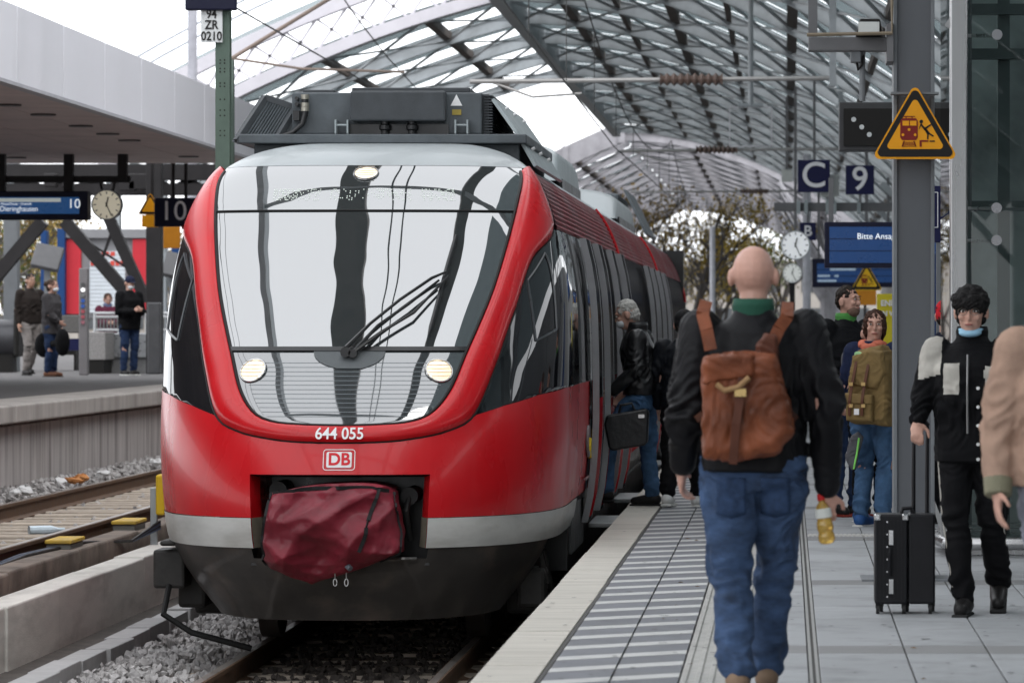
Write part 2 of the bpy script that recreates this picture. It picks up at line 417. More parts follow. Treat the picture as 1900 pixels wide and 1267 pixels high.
for i in range(60):
    if i == 0: s2.location = (0, 30, 0)
    else: shared(s2, (0, 30+i*.6, random.uniform(-.006,.006)))
def f_10(r):
    y = 30+r.random()*34
    q = r.random()
    if q < .78: x = r.uniform(-8.55,-7.72); z = T10-.19+.14*math.exp(-((x+8.5)/.35)**2)
    else: x = r.uniform(-7.55,-6.2); z = T10-.215
    return x, y, z+r.uniform(-.01,.03)
tag(stones('ballast_stones', 5000, f_10, .025, .055, 2), 'loose ballast stones along the neighbouring track and platform wall', 'ballast')
# litter by the wall
m_lit = M('litter_white', (.7,.7,.7), .6); m_lit2 = M('litter_orange', (.5,.22,.08), .7)
for i, (px, py) in enumerate([(30,913),(46,905),(150,887),(192,884),(290,855),(112,904),(138,886)]):
    X = -8.15; Y = F*X/(px-1460); b = B(); c = (X, Y, T10-.02)
    b.ell(c, random.uniform(.05,.11), .08, random.uniform(.03,.06), 7, 5)
    for k in range(len(b.v)): b.v[k] = tuple(a+random.uniform(-.02,.02) for a in b.v[k])
    tag(b.build('litter', m_lit if i not in (2,6) else m_lit2), 'crumpled piece of paper litter at the foot of the platform wall', 'litter', 'litter along the wall')
# bottle on sleepers
b = B(); b.tube([(-6.9,36.8,T10-.12),(-6.72,36.9,T10-.12),(-6.66,36.93,T10-.12),(-6.6,36.95,T10-.12)], [.04,.04,.018,.016], 10); tag(b.build('plastic_bottle', M('bottle_pale', (.55,.65,.72), .2)), 'crushed clear plastic bottle lying between the neighbouring rails', 'bottle')
# heater boxes with yellow lids
for (px, py, lab) in ((98,998,'small grey junction box with worn yellow lid, beside the brown beam'), (219,965,'small grey junction box with pale yellow lid, cables leading to the post')):
    X = -6.03+.0; Y = F*X/(px-1460)
    r = thing('junction_box', lab, 'box', (X, Y, -.4), 'yellow lidded track boxes')
    b = B(); b.box(X-.0, X+.2, Y-.3, Y+.3, -.5, -.26); b.build('box_body', M('box_grey', (.14,.14,.13), .7), r, bevel=.01)
    b = B(); b.box(X-.01, X+.21, Y-.32, Y+.32, -.258, -.225); b.build('box_lid', M('lid_yellow', (.55,.36,.05), .6, var=.25, vs=9, dirt=.5, dcol=(.25,.2,.1)), r, bevel=.01)
# yellow device on steel post by the train
X, Y = -5.62, 35.9
r = thing('track_device', 'yellow box on a grey steel post behind the low wall', 'post', (X, Y, -.45))
b = B(); b.box(X-.03, X+.03, Y-.03, Y+.03, -.6, .08); b.build('post', M('galv', (.33,.35,.36), .5, metal=.6), r, bevel=.005)
b = B(); b.box(X+.028, X+.11, Y-.1, Y+.1, -.16, .2); b.build('yellow_box', M('signal_yellow', (.62,.40,.02), .5, var=.1), r, bevel=.02)
for k in range(4):
    b = B(); x0 = X-.05-.02*k
    b.tube([(X+.05,Y,-.22-.02*k),(X-.1,Y-.6,-.36),(x0-.2,Y-2.2,-.29),(x0-.32,Y-4.0,-.295),(x0-.4,Y-6,-.36)], .014, 6); b.build('cable', M('cable_blue' if k%2 else 'cable_black', (.05,.07,.12) if k%2 else (.02,.02,.02), .5), r, smooth=True)
# other platform ---------------------------------------------------------
P10 = .66
b = B(); b.box(-26, -8.62, 10, 130, -.6, P10-.17)
op = struct(b.build('other_platform', m_wall10)); LOC[op.name] = Vector((0,0,0))
y = 24.0; k = 0
while y < 100:
    L = 5.0
    b = B(); b.box(-8.62, -8.56+rnd.uniform(-.006,.006), y+.02, y+L-.02, -.6, P10-.24); b.build('wall_panel', m_wall10, op, bevel=.01)
    b = B(); b.box(-9.3, -8.40+rnd.uniform(-.008,.008), y+.015, y+L-.015, P10-.2, P10); b.build('edge_slab', m_lip, op, bevel=.02)
    y += L
b = B(); b.box(-26, -9.31, 10, 130, P10-.16, P10-.004); struct(b.build('other_platform_paving', M('paving10', (.13,.125,.125), .9, var=.2, vs=1.5, bump=.1, bs=60, spec=.1)))
# ================================================================ station roofs
m_steel = M('steel_grey', (.36,.385,.40), .5, var=.12, vs=3, dirt=.3, dcol=(.12,.11,.1), ds=2)
m_steeld = M('steel_dark', (.085,.085,.09), .55, var=.15, vs=4)
m_steelw = M('steel_white', (.62,.60,.64), .5, var=.06, vs=3)
m_purl = M('purlin_brown', (.085,.07,.06), .7, var=.3, vs=3)
m_steelp = M('steel_mauve', (.33,.32,.34), .6, var=.2, vs=2)
def roofglass(name, k):
    m = bpy.data.materials.new(name); m.use_nodes = True; n = m.node_tree.nodes; L = m.node_tree.links; n.clear()
    o = n.new('ShaderNodeOutputMaterial'); t = n.new('ShaderNodeBsdfTransparent'); t.inputs[0].default_value = (k*.9,k,k*1.02,1)
    d = n.new('ShaderNodeBsdfPrincipled'); d.inputs['Roughness'].default_value = .25; 
    tc = n.new('ShaderNodeTexCoord'); nz = n.new('ShaderNodeTexNoise'); nz.inputs['Scale'].default_value = 1.2; nz.inputs['Detail'].default_value = 5; L.new(tc.outputs['Object'], nz.inputs[0])
    cr = n.new('ShaderNodeValToRGB'); cr.color_ramp.elements[0].color = (.16,.18,.19,1); cr.color_ramp.elements[1].color = (.34,.38,.39,1); L.new(nz.outputs['Fac'], cr.inputs[0]); L.new(cr.outputs[0], d.inputs['Base Color'])
    mx = n.new('ShaderNodeMixShader'); mx.inputs[0].default_value = .5; L.new(t.outputs[0], mx.inputs[1]); L.new(d.outputs[0], mx.inputs[2]); L.new(mx.outputs[0], o.inputs[0]); return m
m_rglass = roofglass('roof_glass', .52)
XR, ZR = -6.4, 9.0
def zr(d): return ZR-.041*d*d
def zl(d): return ZR-.25*d-.02*d*d
def sweep(b, pts, w0, w1, h0, h1):
    # rectangular section swept in the XZ plane : y from w0..w1, normal offset h0..h1
    rows = []
    for i, (x, z) in enumerate(pts):
        a = pts[max(i-1,0)]; c = pts[min(i+1,len(pts)-1)]; t = Vector((c[0]-a[0],0,c[1]-a[1])).normalized(); nrm = Vector((-t.z,0,t.x))
        if nrm.z < 0: nrm = -nrm
        p = Vector((x,0,z))
        rows.append([p+nrm*h0+Vector((0,w0,0)), p+nrm*h0+Vector((0,w1,0)), p+nrm*h1+Vector((0,w1,0)), p+nrm*h1+Vector((0,w0,0)), p+nrm*h0+Vector((0,w0,0))])
    b.grid(rows)
    b.add([rows[0][k] for k in range(4)], [(0,1,2,3)]); b.add([rows[-1][k] for k in range(4)], [(3,2,1,0)])
def ibeam(b, pts):
    sweep(b, pts, -.035, .035, -.13, .12); sweep(b, pts, -.085, .085, -.155, -.131); sweep(b, pts, -.085, .085, .121, .145)
right_pts = [(XR+d, zr(d)) for d in np.linspace(0, 11, 23)]
left_pts = [(XR-d, zl(d)) for d in np.linspace(0, 9, 14)]
PITCH = 6.8
def wing(root, pts, ys, dcols, zfun, sgn, mats, pane_gap, pane_ok=lambda y, d: True, brace_ok=lambda y: True):
    mr, mp, mg, mb = mats
    b = B(); ibeam(b, pts); proto = b.build('rib', mr, None, smooth=False)
    for i, y in enumerate(ys):
        o = proto if i == 0 else proto.copy()
        if i: col.objects.link(o)
        o.parent = root; o.location = (0, y, 0)
    for di, d in enumerate(dcols[1:-1]):
        pw = .1 if di % 2 == 0 else .05
        if ys[0] < 42 and di % 2 == 0: continue_near = False
        else: continue_near = True
        x = XR+sgn*d; z = zfun(d)
        if ys[0] < 42 and continue_near: B().box(x-.21, x+.21, ys[0], 43, z-.12, z+.148).build('purlin', mp, root)  # unseen near purlins, widened to strengthen dark bands in the windscreen reflection
        B().box(x-pw, x+pw, max(43.01, ys[0]), ys[-1], z-.05, z+.148).build('purlin', mp, root)
    for a, c in zip(dcols, dcols[1:]):
        pm = B(); g0 = .15; n = 5
        rows = [[(XR+sgn*(a+(c-a)*k/n+.0), yy, zfun(a+(c-a)*k/n)+.22) for k in range(n+1)] for yy in (.12, PITCH*(1-pane_gap)-.12)]
        pm.grid(rows); pane = pm.build('pane', mg, None, solid=.02)
        bb = B(); p0 = (XR+sgn*a, .1, zfun(a)-.08); p1 = (XR+sgn*c, PITCH-.1, zfun(c)-.08); p2 = (XR+sgn*c, .1, zfun(c)-.08); p3 = (XR+sgn*a, PITCH-.1, zfun(a)-.08)
        br1 = B().bar(p0, p1, .045, .05).build('brace', mb, None); br2 = B().bar(p2, p3, .04, .045).build('brace', mb, None)
        fp = fb = True
        for y in ys[:-1]:
            if pane_ok(y, a):
                o = pane if fp else pane.copy()
                if not fp: col.objects.link(o)
                fp = False; o.parent = root; o.location = (0, y, 0)
            if brace_ok(y):
                for br in (br1, br2):
                    o = br if fb else br.copy()
                    if not fb: col.objects.link(o)
                    o.parent = root; o.location = (0, y, 0)
                fb = False
        for o, fl in ((pane, fp), (br1, fb), (br2, fb)):
            if fl: bpy.data.objects.remove(o)
rr = thing('train_shed_roof', 'grey steel ribbed and glazed train shed roof arching over the tracks', 'roof', (0,0,0))
ysr = [91+PITCH*k for k in range(-19, 10)]
DC = [0, 1.3, 2.6, 3.9, 5.2, 6.5, 8.0, 9.5, 11]
wing(rr, right_pts, ysr, DC, zr, 1, (m_steel, m_purl, m_rglass, m_steel), .03, lambda y, d: y > 55 or d > 6, lambda y: y > 55)
ysl = [91+PITCH*k for k in range(0, 5)]
wing(rr, left_pts, ysl, [0, 1.8, 4.2, 6.6, 9], zl, -1, (m_steel, m_purl, m_rglass, m_steel), .3)
b = B(); b.box(XR-.15, XR+.15, ysr[0], ysr[-1], ZR-.32, ZR+.2); b.build('ridge_beam', m_steel, rr)
# white gable truss at the near end of the left wing
gb = B(); sweep(gb, left_pts, -.5, -.2, .72, 1.0); sweep(gb, left_pts, -.5, -.2, -.16, .1)
for i in range(len(left_pts)-1):
    (x0,z0),(x1,z1) = left_pts[i], left_pts[i+1]
    gb.bar((x0, 90.65-91, z0+.05), (x1, 90.65-91, z1+.8), .05, .06); gb.bar((x0, 90.65-91, z0+.8), (x1, 90.65-91, z1+.05), .05, .06)
o = gb.build('gable_truss', m_steelw, rr); o.location = (0, 91, 0)
# glazed upstand and hand rail on top of the gable
gb = B(); rows = [[(x, -.1, z+1.0) for x, z in left_pts], [(x, .6, z+1.35) for x, z in left_pts]]; gb.grid(rows); o = gb.build('gable_glass', m_rglass, rr, solid=.02); o.location = (0,91,0)
gb = B()
for k in (1.75, 2.05): gb.tube([(x, .3, z+k) for x, z in left_pts], .03, 6)
for x, z in left_pts[::3]: gb.bar((x,.3,z+1.2), (x,.3,z+2.05), .05)
o = gb.build('handrail', M('rail_grey', (.4,.42,.45), .5), rr, smooth=True); o.location = (0,91,0)
# columns on the right edge of the roof
cb = B(); cb.box(-.14,.14,-.14,.14,0,4.1); cb.bar((0,0,2.6),(-2.2,0,5.0),.14,.14); cb.bar((0,0,2.6),(0,2.2,4.1),.12,.12); cb.bar((0,0,2.6),(0,-2.2,4.1),.12,.12)
pcol = cb.build('column', m_steel, rr)
for i, y in enumerate(ysr[2::2]):
    if i == 0: pcol.location = (4.5, y, 0)
    else: o = pcol.copy(); col.objects.link(o); o.parent = rr; o.location = (4.5, y, 0)
# left foot of the left wing
b = B()
for y in ysl: b.box(-15.3,-15.0,y-.15,y+.15,.6,5.2)
b.build('column', m_steel, rr)
# second roof farther down the tracks
r2 = thing('far_roof', 'distant mauve grey arched station roof beyond the gap of open sky', 'roof', (0,0,0))
XR0, ZR0 = XR, ZR
y2 = [157+PITCH*k for k in range(0, 15)]
def zl2(d): return 9-.42*d-.012*d*d
lp2 = [(XR-d, zl2(d)) for d in np.linspace(0, 8, 12)]
wing(r2, lp2, y2, [0, 2, 4, 6, 8], zl2, -1, (m_steelp, m_purl, m_rglass, m_steelp), .35)
y2r = [159+PITCH*k for k in range(0, 15)]
wing(r2, right_pts, y2r, DC[::2], zr, 1, (m_steelp, m_purl, m_rglass, m_steelp), .2)
gb = B(); sweep(gb, lp2, -.5, -.3, -.3, .45); 
for x, z in lp2[::3]: gb.box(x-.12, x+.12, -.6, -.51, z-.35, z+.5)
o = gb.build('gable_fascia', m_steelp, r2); o.location = (0,157,0)
cb = B()
for y in y2[::2]:
    cb.box(-14.5,-14.2,y-.15,y+.15,.6,5)
    for X in (2.2,): cb.box(X-.12,X+.12,y-.12,y+.12,0,6.2); cb.bar((X,y,3),(X-2.5,y+1,7.2),.12); cb.bar((X,y,3),(X+1.8,y+1,5.8),.12); cb.bar((X,y,3.4),(X-.8,y-2.4,7),.12)
cb.build('column', m_steelp, r2)
# overhead line --------------------------------------------------------------
m_wire = M('wire', (.06,.06,.06), .5)
w = thing('overhead_line', 'thin overhead contact and messenger wires above the red train track', 'wire', (-3.01, 0, 5))
b = B()
for y in range(-30, 150, 6):
    pass
b.tube([(-3.3,-30,4.85),(-2.8,30,4.85),(-3.2,75,4.85),(-2.8,130,4.85),(-3.2,175,4.85)], .012, 5); b.build('contact_wire', m_wire, w)
def mess(y): 
    t = ((y+30) % 45)/45; return 5.35+1.0*(2*t-1)**2
b = B(); b.tube([(-3.0, y, mess(y)) for y in range(-30, 176, 5)], .012, 5); b.build('messenger_wire', m_wire, w)
for y in range(-25, 175, 8): B().tube([(-3.0, y, mess(y)), (-3.0, y, 4.86)], .007, 4).build('dropper', m_wire, w)
w = thing('overhead_line', 'thin overhead wires above the neighbouring empty track', 'wire', (-6.9, 0, 5))
b = B(); b.tube([(-6.9,-30,5.4),(-6.7,60,5.4),(-7,170,5.4)], .012, 5); b.tube([(-6.9, y, mess(y)+.5) for y in range(-30, 176, 5)], .012, 5); b.build('contact_wire', m_wire, w)
# cantilever arms with insulators
m_tube = M('arm_tube', (.38,.37,.36), .5, metal=.4, var=.1)
m_ins = M('insulator_brown', (.13,.09,.075), .35)
def arm(x0, x1, y, z, label, ins=None, r=.035, drop=True):
    t = thing('cantilever_arm', label, 'overhead arm', (x1, y, z), 'catenary arms')
    b = B(); b.tube([(x0,y,z-.03),(x1,y,z+.02)], r, 8); b.build('arm_tube', m_tube, t, smooth=True)
    if ins is not None:
        b = B(); L = .9; pts = []; rs = []
        for k in range(19):
            pts.append((ins-L/2+L*k/18, y, z)); rs.append(.05 if k%2 else .1)
        b.tube(pts, rs, 10); b.build('insulator', m_ins, t, smooth=False)
    if drop:
        b = B(); b.tube([(x0+.2,y,z),(x0+.9,y,z-.25),(x0+1.6,y,z-.2)], .02, 6); b.build('steady_arm', m_tube, t)
    b = B(); b.box(x1-.05,x1+.05,y-.05,y+.05,z-.1,8.2); b.build('hanger_post', m_steel, t)
    return t
arm(X_(872,58), X_(1545,58), 58, Z_(148,58), 'long overhead line arm tube with ribbed brown insulator, nearest the yellow triangle sign', X_(1283,58))
arm(X_(1150,88), X_(1560,88), 88, Z_(278,88), 'overhead line arm tube with hanger post, second one down the track', X_(1330,88))
arm(X_(1170,130), X_(1590,130), 130, Z_(355,130), 'far overhead line arm tube low over the distant platform', X_(1400,130))
t = thing('cantilever_arm', 'slanted rusty overhead line arm tube in front of the white gable truss', 'overhead arm', at(430,115,60), 'catenary arms')
b = B(); b.tube([at(420,115,60), at(600,5,60), at(650,-25,60)], .03, 8); b.tube([at(425,108,60), at(560,128,60), at(750,134,60)], .022, 6); b.build('arm_tube', M('arm_rusty', (.25,.2,.17), .6), t, smooth=True)
b = B(); b.bar(at(424,112,60), (X_(424,60), 60, -.3), .16, .16); b.build('mast', M('mast_green', (.10,.14,.115), .55), t)
# hanging thin frame
t = thing('hanging_sign_holder', 'thin empty rectangular frame hanging from a long grey pole', 'sign frame', at(1393,200,70))
b = B(); b.tube([at(1393,-60,70), at(1393,197,70)], .045, 8); b.cyl(at(1370,196,70), at(1416,196,70), .04, 8); b.build('pole', m_steel, t, smooth=True)
b = B()
c = [at(1354,199,70), at(1432,199,70), at(1432,272,70), at(1354,272,70)]
for i in range(4): b.bar(c[i], c[(i+1)%4], .03, .03)
b.build('frame', M('frame_pale', (.5,.5,.52), .5), t)
# ================================================================ the red train
def lerp_tab(tab,x):
    if x<=tab[0][0]: return tab[0][1]
    for (x0,y0),(x1,y1) in zip(tab,tab[1:]):
        if x<=x1:
            t=(x-x0)/(x1-x0); return y0+(y1-y0)*t
    return tab[-1][1]
def smooth_tab(tab):
    # catmull-rom resample
    out=[]
    n=len(tab)
    for i in range(n-1):
        p0=tab[max(i-1,0)];p1=tab[i];p2=tab[i+1];p3=tab[min(i+2,n-1)]
        for k in range(8):
            t=k/8
            x=p1[0]+(p2[0]-p1[0])*t
            m1=(p2[1]-p0[1])/max(p2[0]-p0[0],1e-6)*(p2[0]-p1[0]); m2=(p3[1]-p1[1])/max(p3[0]-p1[0],1e-6)*(p2[0]-p1[0])
            h=(2*t**3-3*t*t+1)*p1[1]+(t**3-2*t*t+t)*m1+(-2*t**3+3*t*t)*p2[1]+(t**3-t*t)*m2
            out.append((x,h))
    out.append(tab[-1]); return out
YN=smooth_tab([(-0.5,27.40),(-0.2,27.20),(0.0,27.12),(0.3,27.10),(0.61,27.17),(0.9,27.30),(1.2,27.52),(1.345,27.64),(1.7,27.98),(2.1,28.38),(2.4,28.68),(2.62,28.95),(2.75,29.25),(2.83,29.65),(2.88,30.3)])
WT=smooth_tab([(-0.5,1.02),(-0.2,1.26),(0.02,1.38),(0.225,1.42),(0.6,1.455),(1.0,1.4625),(1.6,1.45),(1.9,1.42),(2.2,1.355),(2.45,1.26),(2.65,1.13),(2.78,0.95),(2.85,0.75),(2.88,0.6)])
YC=smooth_tab([(-0.5,29.2),(0.0,29.4),(1.0,29.45),(1.6,29.45),(2.2,29.5),(2.6,29.75),(2.88,30.4)])
NE=2.7
TCX=-3.01
def P(a,z):
    W=lerp_tab(WT,z); yn=lerp_tab(YN,z); D=lerp_tab(YC,z)-yn
    s=1 if a>=0 else -1
    aa=abs(a)
    if aa<=90:
        sa=math.sin(math.radians(aa)); ca=math.cos(math.radians(aa))
        dx=W*sa**(2/NE) if sa>0 else 0
        y=yn+D*(1-max(ca,0)**(2/NE))
    else:
        dx=W; y=yn+D+(aa-90)*0.1
    return (TCX+s*dx, y, z)
def redpaint():
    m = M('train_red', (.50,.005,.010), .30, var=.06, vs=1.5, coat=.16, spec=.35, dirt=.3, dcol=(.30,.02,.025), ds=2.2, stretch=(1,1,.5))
    return m
m_red = redpaint()
m_wine = M('train_wine', (.22,.030,.038), .5, var=.18, vs=2, dirt=.5, dcol=(.12,.05,.05), ds=1.6, stretch=(1,.4,2))
m_silver = M('train_silver', (.50,.50,.48), .4, var=.12, vs=3, coat=.2, dirt=.5, dcol=(.26,.24,.21), ds=1.8, stretch=(1,1,3))
m_skirt = M('train_skirt', (.05,.046,.043), .42, var=.25, vs=2, coat=.25, dirt=.8, dcol=(.14,.11,.09), ds=1.8, stretch=(1,1,1.4))
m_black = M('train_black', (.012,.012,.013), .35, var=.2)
m_grey = M('train_roof_grey', (.30,.33,.34), .4, var=.1, vs=3, coat=.1, dirt=.25, dcol=(.16,.16,.15))
m_unit = M('roof_unit_grey', (.095,.108,.118), .5, var=.18, vs=5, bump=.1, bs=80, dirt=.3, dcol=(.05,.05,.05), ds=4)
m_unit2 = M('roof_unit_darker', (.06,.066,.072), .5, var=.15, vs=8, bump=.15, bs=120)
m_pale = M('roof_fairing', (.30,.34,.35), .4, var=.08, vs=3, coat=.1)
m_seal = M('rubber_seal', (.01,.01,.01), .5, var=0)
m_white = M('white_print', (.78,.78,.78), .5, var=0)
def windglass(name, base, ior, rough=.015, warp=.0042):
    m = bpy.data.materials.new(name); m.use_nodes = True; p = m.node_tree.nodes['Principled BSDF']
    p.inputs['Base Color'].default_value = (*base,1); p.inputs['Roughness'].default_value = rough; p.inputs['IOR'].default_value = ior
    n = m.node_tree.nodes; L = m.node_tree.links; tc = n.new('ShaderNodeTexCoord'); t = n.new('ShaderNodeTexNoise'); t.inputs['Scale'].default_value = 1.9; t.inputs['Detail'].default_value = 1.0
    L.new(tc.outputs['Object'], t.inputs['Vector']); bp_ = n.new('ShaderNodeBump'); bp_.inputs['Strength'].default_value = 1.0; bp_.inputs['Distance'].default_value = warp
    L.new(t.outputs['Fac'], bp_.inputs['Height']); L.new(bp_.outputs[0], p.inputs['Normal'])
    return m
m_wind = windglass('windscreen_glass', (.035,.042,.044), 3.4)
m_lowglass = windglass('lamp_panel_glass', (.05,.058,.062), 2.7, .03)
m_side = windglass('side_glass', (.008,.009,.011), 1.75, .03)
m_side2 = dullpaint('side_glass_dusty', (.008,.008,.010), .13, .10, (.018,.017,.018))
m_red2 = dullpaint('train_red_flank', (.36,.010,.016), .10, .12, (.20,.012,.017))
train = thing('train', 'red regional diesel train with sloped windscreen standing at the platform', 'train', (TCX, 27.1, TOR))
def PN(a, z, off=0.0):
    p = Vector(P(a, z))
    if not off: return p
    e = .6
    q = Vector(P(a+e, z))-Vector(P(a-e, z)); r = Vector(P(a, min(z+.01, 2.879)))-Vector(P(a, z-.01))
    n = q.cross(r)
    if n.length < 1e-9: return p
    n.normalize()
    if n.dot(Vector((0,-1,.2)) if abs(a) < 60 else Vector((1 if a > 0 else -1, 0, 0))) < 0: n = -n
    return p+n*off
def cur(pts, n=6):
    # catmull-rom over 2-D points
    out = []
    for i in range(len(pts)-1):
        p0 = pts[max(i-1,0)]; p1 = pts[i]; p2 = pts[i+1]; p3 = pts[min(i+2,len(pts)-1)]
        for k in range(n):
            t = k/n
            out.append(tuple(.5*((2*p1[j])+(-p0[j]+p2[j])*t+(2*p0[j]-5*p1[j]+4*p2[j]-p3[j])*t*t+(-p0[j]+3*p1[j]-3*p2[j]+p3[j])*t**3) for j in (0,1)))
    out.append(pts[-1]); return out
INN = [(0,.838),(6,.845),(12.1,.863),(17.5,.925),(22.4,1.085),(26.8,1.344),(33.3,1.68),(42.1,2.102),(52,2.40),(66,2.63)]
OUT = [(0,.724),(6,.730),(12.3,.748),(22.2,.80),(30.3,.905),(37.2,1.233),(44.2,1.605),(55,1.99),(77,2.20),(80,2.45),(82,2.66)]
# arc-length matched resampling of inner and outer frame curves
def resample(pts, N, wa=.02):
    c = cur(pts, 10); d = [0]
    for p, q in zip(c, c[1:]): d.append(d[-1]+math.hypot((q[0]-p[0])*wa, q[1]-p[1]))
    out = []; j = 0
    for i in range(N):
        t = d[-1]*i/(N-1)
        while j < len(d)-2 and d[j+1] < t: j += 1
        f = (t-d[j])/max(d[j+1]-d[j], 1e-9); out.append(tuple(c[j][k]+(c[j+1][k]-c[j][k])*f for k in (0,1)))
    return out
NI = 56
inn = resample(INN, NI); outc = resample(OUT, NI)
inn_f = [(-a, z) for a, z in inn[::-1]]+inn[1:]; out_f = [(-a, z) for a, z in outc[::-1]]+outc[1:]
# red windscreen surround : raised band between the curves
b = B(); rows = []
for (ai, zi), (ao, zo) in zip(inn_f, out_f):
    r = []
    for k in range(9):
        t = k/8; a = ai+(ao-ai)*t; z = zi+(zo-zi)*t
        off = .012+.030*math.sin(math.pi*min(1, max(0, t*.95+.05)))**.7
        if k in (0, 8): off = -.01
        r.append(PN(a, z, off))
    rows.append(r)
b.grid(rows); b.build('windscreen_surround', m_red, train, smooth='all')
b = B(); b.tube([PN(a, z, .003) for a, z in inn_f], .012, 6); b.build('windscreen_seal', m_seal, train, smooth=True)
b = B(); b.tube([PN(a, z, -.002) for a, z in out_f], .007, 6); b.build('surround_seam', m_seal, train, smooth=True)
# inner curve as a(z)
def a_in(z):
    pts = sorted([(zz, aa) for aa, zz in cur(INN, 10)])
    return lerp_tab(pts, z)
def a_out(z):
    pts = [(zz, aa) for aa, zz in cur(OUT, 10)]; pts.sort(); return lerp_tab(pts, z)
def zpatch(z0, z1, nz, na, afun, off, zs=None):
    rows = []
    for i in range(nz+1):
        z = z0+(z1-z0)*i/nz; A = afun(z)
        rows.append([PN(-A+2*A*k/na, z, off) for k in range(na+1)])
    return rows
b = B(); b.grid(zpatch(1.365, 2.32, 26, 40, a_in, .0)); b.build('windscreen', m_wind, train, smooth='all')
b = B(); b.grid(zpatch(2.332, 2.66, 10, 40, lambda z: a_in(z) if z < 2.6 else a_in(2.6)+(z-2.6)*120, .002)); b.build('destination_window', m_wind, train, smooth='all')
b = B(); b.grid(zpatch(.842, 1.335, 16, 40, a_in, .0)); b.build('lamp_panel', m_lowglass, train, smooth='all')
b = B(); b.grid(zpatch(1.336, 1.364, 2, 40, lambda z: a_in(z)+.2, .012)); b.build('windscreen_bar', m_black, train, smooth='all')
b = B(); b.tube([PN(-a_in(2.326)+2*a_in(2.326)*k/40, 2.326, .004) for k in range(41)], .008, 6); b.build('glass_joint', m_seal, train)
# fine horizontal louvres behind the lamp panel glass (proud lines)
for i in range(13):
    z = .90+i*.03; A = a_in(z)*.86
    b = B(); b.tube([PN(-A+2*A*k/24, z, -.001) for k in range(25)], .003, 4); b.build('louvre', M('louvre_grey', (.16,.18,.19), .4), train)
# hood above the glass and roof front
def roofcap():
    rows = []
    for z in [2.665,2.69,2.72,2.75,2.78,2.80,2.82,2.84,2.855,2.865,2.873,2.878]:
        rows.append([PN(-90+180*k/48, z, 0) for k in range(49)])
    W = lerp_tab(WT, 2.88)
    rows.append([(TCX-W+2*W*k/48, 30.45, 2.885) for k in range(49)])
    rows.append([(TCX-W+2*W*k/48, 31.5, 2.89) for k in range(49)])
    return rows
b = B(); b.grid(roofcap()); b.build('front_hood', m_grey, train, smooth='all')
# side window field behind the surround (both sides)
def top_win(z): return z
for s in (1, -1):
    b = B(); rows = []
    for i in range(25):
        t = i/24; r = []
        for k in range(15):
            A0 = None
            zb = .905+(1.085-.905)*min(1, (k/14)*1.6)**.8
            r.append(None)
        rows.append(r)
    # columns from surround edge to Y of first pillar
    A1 = 122.0
    rows = []
    for i in range(29):
        t = i/28
        # bottom and top boundary as function of column u
        r = []
        for k in range(25):
            u = k/24
            z = None
            zz = .905+(2.205-.905)*t
            ao = max(30.3, a_out(zz)) if zz > .906 else 30.3
            a = ao+(A1-ao)*u**1.3
            zb = lerp_tab([(30.3,.905),(40.9,.967),(57,1.035),(77.4,1.075),(95,1.085),(130,1.085)], a)
            zt = 2.205
            z = max(zz, zb)
            r.append(PN(s*a, z, .0))
        rows.append(r)
    b.grid(rows); o = b.build('cab_side_window', m_side, train, smooth='all')
    # window frame lines of the cab door
    if True:
        for pts in ([(63,2.03),(50.5,1.83)], [(50.5,1.83),(54.5,1.41)], [(54.5,1.41),(68,1.49)], [(68,1.49),(66,1.9),(63,2.03)], [(99,1.09),(99,2.2)], [(112,1.09),(112,2.2)]):
            bb = B(); bb.tube([PN(s*a, z, .004) for a, z in cur(pts, 8)], .008, 5); bb.build('window_frame', M('frame_dark', (.05,.055,.06), .3), train, smooth=True)
# lower red shell with coupler opening
ZS = .225
def ztop(a):
    a = abs(a)
    if a <= 30.3: return lerp_tab([(aa, zz) for aa, zz in cur(OUT, 10) if aa <= 30.35], a)
    return lerp_tab([(30.3,.905),(40.9,.967),(57,1.035),(77.4,1.075),(95,1.085),(200,1.085)], a)
AC = 18.0
def shell(z0, z1f, a0, a1, na, nz, off=0, mat=None, name='front_shell', z0f=None):
    b = B(); rows = []
    for k in range(na+1):
        a = a0+(a1-a0)*k/na; zt = z1f(a); zb = z0 if z0f is None else z0f(a)
        rows.append([PN(a, zb+(zt-zb)*i/nz, off) for i in range(nz+1)])
    b.grid(rows); return b
for (a0, a1, n, z0) in ((-116,-AC,60,ZS), (AC,116,60,ZS), (-AC,AC,24,.514)):
    shell(z0, lambda a: ztop(a)-.002, a0, a1, n, 12).build('front_shell', m_red, train, smooth='all')
for (a0, a1) in ((-101,-AC+.0), (AC,101)):
    shell(.02, lambda a: ZS-.004, a0, a1, 50, 5, .004).build('bumper_band', m_silver, train, smooth='all')
# skirt
def zs_top(a): return .012 if abs(a) > 19 else -.055
for a0, a1 in ((-74,-19.01),(-19,19),(19.01,74)):
    shell(-.49, zs_top, a0, a1, 30, 8, -.012).build('skirt', m_skirt, train, smooth='all')
b = B(); b.tube([PN(-16+32*k/20, -.055, .0) for k in range(21)], .016, 6); b.build('skirt_lip', m_skirt, train, smooth=True)
